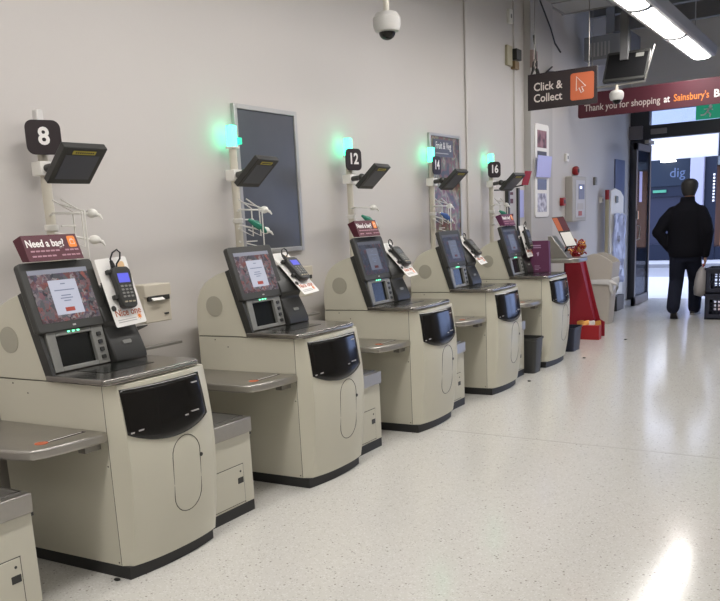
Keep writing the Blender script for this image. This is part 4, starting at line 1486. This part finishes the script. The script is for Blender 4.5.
# wrapped leaflet stand behind the bin
ls = root('wrapped_stand', (-3.27, 12.15, 0), 'upright white stand with crumpled clear wrap behind the beige bin', 'stand')
MB().box((-3.40, 11.95, 0), (-3.14, 12.35, 0.22)).obj('stand_base', K['black'], ls, bevel=0.01)
MB().cyl((-3.32, 12.02, 0.0), (-3.32, 12.02, 1.62), 0.030, 14).obj('yellow_post', K['yel'], ls)
MB().cyl((-3.32, 12.02, 1.60), (-3.32, 12.02, 1.74), 0.031, 14).obj('red_top', K['redgl'], ls, bevel=0.005)
MB(frame((-3.23, 12.20, 0.22), (0.25, 1, 0), (0, 0, 1))).plate([(-0.17, 0), (0.20, 0), (0.20, 1.42), (0.10, 1.50), (-0.05, 1.54), (-0.17, 1.50)], -0.02, 0.0).obj('white_board', K['white'], ls, bevel=0.004)
G = []
for i in range(17):
    row = []
    for j in range(9):
        row.append((-3.195 + random.uniform(-0.018, 0.018) + 0.25 * (j - 4) * 0.045, 12.22 + (j - 4) * 0.036 + random.uniform(-0.012, 0.012), 0.40 + i * 0.062 + random.uniform(-0.015, 0.015)))
    G.append(row)
MB().grid(G).obj('clear_wrap', K['foil'], ls, solid=0.004, ang=25)
g = MB(frame((-3.225, 12.18, 1.60), (0.25, 1, 0), (0, 0, 1)))
g.plate(rrect(0.07, 0.10, 0.02), 0, 0.006)
g.obj('dark_hole', K['char'], ls)

# packing shelf with leaflet holder beyond the last kiosk
ps = root('packing_shelf', (-3.29, 9.02, 0), 'rounded steel packing shelf reaching out from the wall, just left of the red stand', 'shelf')
MB().box((-3.38, 8.92, 0), (-3.20, 9.12, 0.905)).obj('cream_leg', K['cream'], ps, bevel=0.006)
g = MB()
pl = [(-3.40, 9.16)] + [(-3.40, 8.80)] + [(-2.86 + 0.12 * math.cos(t), 8.92 + 0.12 * math.sin(t)) for t in [-PI / 2 + PI / 2 * i / 6 for i in range(7)]] + [(-2.74, 9.16)]
g.ext(pl, lambda a, b: (a, b, 0.905), lambda a, b: (a, b, 0.955))
g.obj('steel_top', K['steel'], ps, bevel=0.012, segs=3)
lh = root('leaflet_holder', (-2.95, 8.92, 0.956), 'slanted holder with a white sheet and orange card on the packing shelf', 'leaflet holder')
g = MB()
g.prism_y([(-3.10, 0.956), (-2.86, 0.956), (-2.90, 1.0), (-3.06, 1.20), (-3.10, 1.20)], 8.86, 9.02)
g.obj('silver_wedge', K['steel'], lh, bevel=0.004)
Fl = frame((-2.845, 8.88, 1.085), (0.8, 0.6, 0.05), (-0.45, 0, 0.90))
MB(Fl).box((-0.055, 0, -0.008), (0.075, 0.36, 0)).obj('dark_backing', K['char'], lh, bevel=0.002)
MB(Fl).box((-0.045, 0.005, 0), (0.07, 0.17, 0.002)).obj('white_sheet', K['white'], lh)
MB(Fl).box((-0.055, 0.19, 0), (0.0, 0.35, 0.002)).obj('orange_card', K['orange_d'], lh)
MB(Fl).box((0.0, 0.19, 0), (0.075, 0.35, 0.002)).obj('brown_card', K['maroon'], lh)
MB().tube([(-2.93, 8.94, 1.02), (-2.87, 8.90, 1.10)], 0.012).obj('stem', K['char'], lh)

# purple carton on the farthest counter
pb = root('purple_carton', (-2.80, 7.85, 0.88), 'purple printed carton standing at the back of the farthest kiosk counter', 'carton')
MB(frame((-2.93, 7.85, 0.8805), (1, 0.05, 0), (-0.08, 0.12, 1))).box((0, 0, -0.055), (0.20, 0.31, 0)).obj('carton', K['purple'], pb, bevel=0.002)
g = MB(frame((-2.93, 7.85, 0.8805), (1, 0.05, 0), (-0.08, 0.12, 1)))
for v, a, b, t in ((0.262, 0.03, 0.12, 0.012), (0.242, 0.03, 0.12, 0.008), (0.06, 0.05, 0.10, 0.005), (0.04, 0.05, 0.11, 0.005), (0.024, 0.05, 0.09, 0.005)):
    g.box((a, v - t / 2, 0), (b, v + t / 2, 0.001))
g.plate([(0.075, 0.19), (0.100, 0.20), (0.095, 0.165), (0.085, 0.155)], 0, 0.001)
g.obj('pale_print', mat('lilac_print', (0.42, 0.28, 0.42), 0.5), pb)

# crumbs on the floor, and last a levelling foot of the nearest kiosk
for i, (xx, yy) in enumerate(((-2.52, 6.72), (-2.34, 9.3), (-2.42, 8.0), (-2.655, 2.145))):
    g = MB()
    g.ell((xx, yy, 0.006), (0.018, 0.012, 0.006), 8, 5)
    tag(g.obj('litter_or_foot', K['char']), ['small dark scrap on the floor by the dark grey waste bin', 'small dark scrap on the floor out in front of the red stand', 'small dark scrap on the floor beyond the farthest kiosk plinth', 'small dark levelling foot under the nearest kiosk edge'][i], 'litter')


# ---- crates at the right edge
def crate(cx, cy, z0, label):
    R_ = root('plastic_crate', (cx, cy, z0), label, 'crate', 'stacked plastic crates')
    w, d, h = 0.56, 0.38, 0.332
    x0, x1, y0, y1 = cx - w / 2, cx + w / 2, cy - d / 2, cy + d / 2
    g = MB()
    g.box((x0, y0, z0 + 0.002), (x1, y1, z0 + 0.02))
    t = 0.010

    def side(fr, W):
        q = MB(fr)
        q.box((0, 0, -t), (W, 0.07, 0))
        q.box((0, h - 0.075, -t), (W, h, 0))
        q.box((0, h - 0.03, 0), (W, h - 0.004, 0.016))
        q.box((0, 0.07, -t), (0.055, h - 0.075, 0))
        q.box((W - 0.055, 0.07, -t), (W, h - 0.075, 0))
        n = int((W - 0.11) / 0.045)
        for i in range(1, n):
            u = 0.055 + (W - 0.11) * i / n
            q.box((u - 0.006, 0.07, -t), (u + 0.006, h - 0.075, 0))
        for i in (1, 2, 3):
            v = 0.07 + (h - 0.145) * i / 4
            q.box((0.055, v - 0.006, -t), (W - 0.055, v + 0.006, 0))
        g.v_extra = None
        b = len(g.v)
        g.v += q.v
        g.f.extend([[b + i for i in f_] for f_ in q.f])
    side(frame((x0, y0, z0), (1, 0, 0), (0, 0, 1)), w)
    side(frame((x1, y1, z0), (-1, 0, 0), (0, 0, 1)), w)
    side(frame((x0, y1, z0), (0, -1, 0), (0, 0, 1)), d)
    side(frame((x1, y0, z0), (0, 1, 0), (0, 0, 1)), d)
    g.obj('lattice_shell', K['crate'], R_)
    return R_


crate(-1.55, 11.44, 0.0, 'navy lattice crate standing on the floor at the right edge')
crate(-1.55, 11.44, 0.333, 'navy lattice crate on top of the other crate at the right edge')

# ================================================================== THE SHOPPER
def limb(s, P, r, seg=14):
    s.tube(P, r, seg)
    for p, q in zip(P, r):
        s.ell(p, (q, q, q), 12, 8)


def ering(c, a, b, n=20, tilt=0.0):
    return [(c[0] + a * math.cos(t), c[1] + b * math.sin(t), c[2] + tilt * math.sin(t)) for t in [2 * PI * i / n for i in range(n)]]


pm = root('person', (-2.13, 11.45, 0), 'person in a black jacket and dark jeans walking out with a grey carrier bag', 'person')
cx = -2.13
by = 11.48
# foot and hand positions
LF = Vector((-2.205, 11.16, 0.0))     # trailing foot, heel raised
RF = Vector((-2.045, 11.80, 0.0))
LH = Vector((-2.34, 11.50, 0.93))     # left hand in pocket
RH = Vector((-1.885, 11.50, 0.80))
b = MB()
torso = [((cx, by, 0.80), 0.155, 0.11), ((cx, by, 0.90), 0.165, 0.12), ((cx, by, 1.02), 0.150, 0.105), ((cx, by, 1.18), 0.165, 0.112), ((cx, by + 0.01, 1.32), 0.18, 0.115),
         ((cx, by + 0.01, 1.42), 0.155, 0.10), ((cx, by + 0.015, 1.48), 0.08, 0.07), ((cx, by + 0.03, 1.55), 0.058, 0.06)]
b.rings([ering(*t) for t in torso])
hc = Vector((cx + 0.018, by + 0.05, 1.675))
b.rings([ering((hc.x, hc.y + dy, hc.z + dz), a, c_) for dz, a, c_, dy in ((-0.135, 0.05, 0.055, -0.01), (-0.10, 0.062, 0.085, 0.0), (-0.06, 0.072, 0.095, 0.0), (0.0, 0.079, 0.100, 0), (0.05, 0.077, 0.098, -0.005), (0.09, 0.06, 0.08, -0.005), (0.115, 0.03, 0.04, -0.005))])
b.ell((hc.x, hc.y + 0.108, hc.z - 0.025), (0.014, 0.022, 0.022), 10, 6)       # nose
b.ell((hc.x, hc.y + 0.092, hc.z - 0.075), (0.024, 0.012, 0.008), 10, 6)       # mouth
for s in (-1, 1):
    b.ell((hc.x + s * 0.083, hc.y - 0.005, hc.z - 0.01), (0.012, 0.022, 0.032), 10, 6)
    b.ell((hc.x + s * 0.03, hc.y + 0.094, hc.z + 0.005), (0.014, 0.010, 0.009), 8, 6)
Ls, Le = Vector((cx - 0.165, by, 1.375)), Vector((-2.47, 11.42, 1.13))
Rs, Re = Vector((cx + 0.165, by, 1.375)), Vector((-1.865, 11.44, 1.12))
limb(b, [Ls, Le, LH], [0.052, 0.042, 0.028])
limb(b, [Rs, Re, RH], [0.052, 0.042, 0.028])
# hands
for H, s in ((LH, 1), (RH, -1)):
    b.ell((H.x, H.y, H.z - 0.045), (0.020, 0.040, 0.050), 12, 8)
    for i, (dy, ln) in enumerate(((0.030, 0.062), (0.011, 0.072), (-0.009, 0.068), (-0.028, 0.054))):
        p0 = Vector((H.x, H.y + dy, H.z - 0.075))
        p1 = p0 + Vector((0.004 * s, 0, -ln * 0.55))
        p2 = p1 + Vector((0.024 * s, 0, -ln * 0.10))
        p3 = p2 + Vector((0.012 * s, 0, ln * 0.28))
        b.tube([p0, p1, p2, p3], [0.0095, 0.009, 0.0085, 0.007], 8)
    b.tube([(H.x, H.y + 0.035, H.z - 0.03), (H.x + 0.012 * s, H.y + 0.052, H.z - 0.065), (H.x + 0.024 * s, H.y + 0.045, H.z - 0.092)], [0.012, 0.010, 0.008], 8)
Lh_, Lk = Vector((cx - 0.09, by, 0.86)), Vector((-2.245, 11.53, 0.47))
Rh_, Rk = Vector((cx + 0.085, by, 0.86)), Vector((-2.03, 11.70, 0.48))
LA = Vector((-2.205, 11.17, 0.17))
RA = Vector((-2.045, 11.77, 0.09))
limb(b, [Lh_, Lk, LA], [0.085, 0.055, 0.035])
limb(b, [Rh_, Rk, RA], [0.085, 0.055, 0.035])
b.obj('body', K['skin'], pm, remesh=0.009)
# trousers
b = MB()
b.rings([ering((cx, by, 0.74), 0.165, 0.12), ering((cx, by, 0.82), 0.175, 0.13), ering((cx, by, 0.98), 0.165, 0.12)])
limb(b, [Lh_ + Vector((0, 0, -0.02)), (Lh_ + Lk) / 2, Lk, (Lk + LA) / 2, LA + Vector((0, -0.0, -0.01))], [0.113, 0.104, 0.094, 0.088, 0.084])
limb(b, [Rh_ + Vector((0, 0, -0.02)), (Rh_ + Rk) / 2, Rk, (Rk + RA) / 2, RA + Vector((0, 0, 0.01))], [0.113, 0.104, 0.094, 0.088, 0.084])
b.obj('trousers', K['jean'], pm, remesh=0.011)
# jacket
b = MB()
jk = [((cx, by, 0.80), 0.205, 0.155), ((cx, by, 0.88), 0.225, 0.17), ((cx, by, 1.02), 0.222, 0.165), ((cx, by, 1.18), 0.232, 0.165), ((cx, by, 1.32), 0.235, 0.160), ((cx, by, 1.40), 0.212, 0.145),
      ((cx, by + 0.01, 1.46), 0.165, 0.12), ((cx, by + 0.015, 1.51), 0.095, 0.085), ((cx + 0.004, by + 0.02, 1.575), 0.088, 0.084)]
b.rings([ering(*t, n=28) for t in jk])
limb(b, [Ls + Vector((-0.005, 0, 0)), (Ls + Le) / 2 + Vector((-0.012, 0, 0.01)), Le, (Le + LH) / 2, LH + Vector((0.01, 0, -0.01))], [0.090, 0.090, 0.084, 0.076, 0.066])
limb(b, [Rs + Vector((0.005, 0, 0)), (Rs + Re) / 2 + Vector((0.010, 0, 0.01)), Re, (Re + RH) / 2, RH + Vector((0, 0, 0.03))], [0.090, 0.090, 0.084, 0.068, 0.054])
b.obj('jacket', K['coat'], pm, remesh=0.011)
# hair
b = MB()
b.rings([ering((hc.x, hc.y + dy, hc.z + dz), a, c_) for dz, a, c_, dy in ((-0.085, 0.075, 0.060, -0.045), (-0.03, 0.092, 0.080, -0.035), (0.02, 0.108, 0.106, -0.018), (0.07, 0.107, 0.110, -0.01), (0.105, 0.085, 0.092, -0.01), (0.13, 0.045, 0.055, -0.01))])
b.obj('hair', K['hair'], pm, remesh=0.010)


def shoe(c, yaw, pitch, nm):
    T = Matrix.Translation(c) @ Matrix.Rotation(yaw, 4, 'Z') @ Matrix.Rotation(pitch, 4, 'X')
    # local: toe +Y, ball pivot at origin (y=0)
    R_ = []
    for (yy, hw, ht) in ((-0.205, 0.022, 0.05), (-0.19, 0.036, 0.085), (-0.14, 0.040, 0.10), (-0.08, 0.042, 0.085), (-0.02, 0.049, 0.065), (0.03, 0.048, 0.055), (0.07, 0.034, 0.045), (0.085, 0.015, 0.035)):
        R_.append([(hw * math.cos(t), yy, 0.018 + (ht - 0.018) * max(0, math.sin(t)) + 0.0 * math.cos(t) - 0.004 * max(0, -math.sin(t))) for t in [2 * PI * i / 16 for i in range(16)]])
    s = MB(T).rings(R_).obj('shoe', K['shoe'], pm, ang=60)
    o = [(0.0, -0.212), (0.034, -0.20), (0.043, -0.15), (0.040, -0.08), (0.052, -0.01), (0.050, 0.04), (0.034, 0.078), (0.0, 0.092)]
    poly = o + [(-a, b_) for a, b_ in o[1:-1][::-1]]
    MB(T).ext(poly, lambda a, b_: (a, b_, 0.0), lambda a, b_: (a, b_, 0.022)).obj('sole', K['sole'], s, bevel=0.003)
    MB(T).ext([(a * 0.85, b_ * 0.92) for a, b_ in poly], lambda a, b_: (a, b_, -0.002), lambda a, b_: (a, b_, 0.002)).obj('tread', K['shoe'], s)


shoe(Vector((LF.x, LF.y + 0.09, 0.012)), 0.05, math.radians(-48), 'l')
shoe(Vector((RF.x, RF.y + 0.11, 0.002)), -0.08, 0.0, 'r')

# carrier bag
cb = root('carrier_bag', (-1.895, 11.50, 0.29), 'grey carrier bag with red handles hanging from the hand of the person', 'bag')
bx, byy = -1.895, 11.50
b = MB()
R_ = []
for (z, a, c_) in ((0.285, 0.05, 0.10), (0.30, 0.095, 0.14), (0.38, 0.105, 0.155), (0.50, 0.095, 0.14), (0.60, 0.07, 0.11), (0.655, 0.035, 0.07), (0.67, 0.02, 0.05)):
    R_.append([(bx - 0.015 + a * (1 + 0.07 * math.sin(i * 2.2 + z * 9)) * math.cos(t), byy + c_ * (1 + 0.06 * math.cos(i * 1.7 + z * 14)) * math.sin(t), z) for i, t in enumerate([2 * PI * i / 22 for i in range(22)])])
b.rings(R_)
b.obj('bag_body', K['bag'], cb, ang=70)
b = MB()
for s in (-1, 1):
    b.tube([(bx - 0.01, byy + s * 0.045, 0.655), (bx, byy + s * 0.03, 0.70), (bx + 0.010, byy + s * 0.022, 0.725), (bx + 0.010, byy, 0.735)], 0.008)
split_obj(b, 'red_handle', K['redgl'], cb)
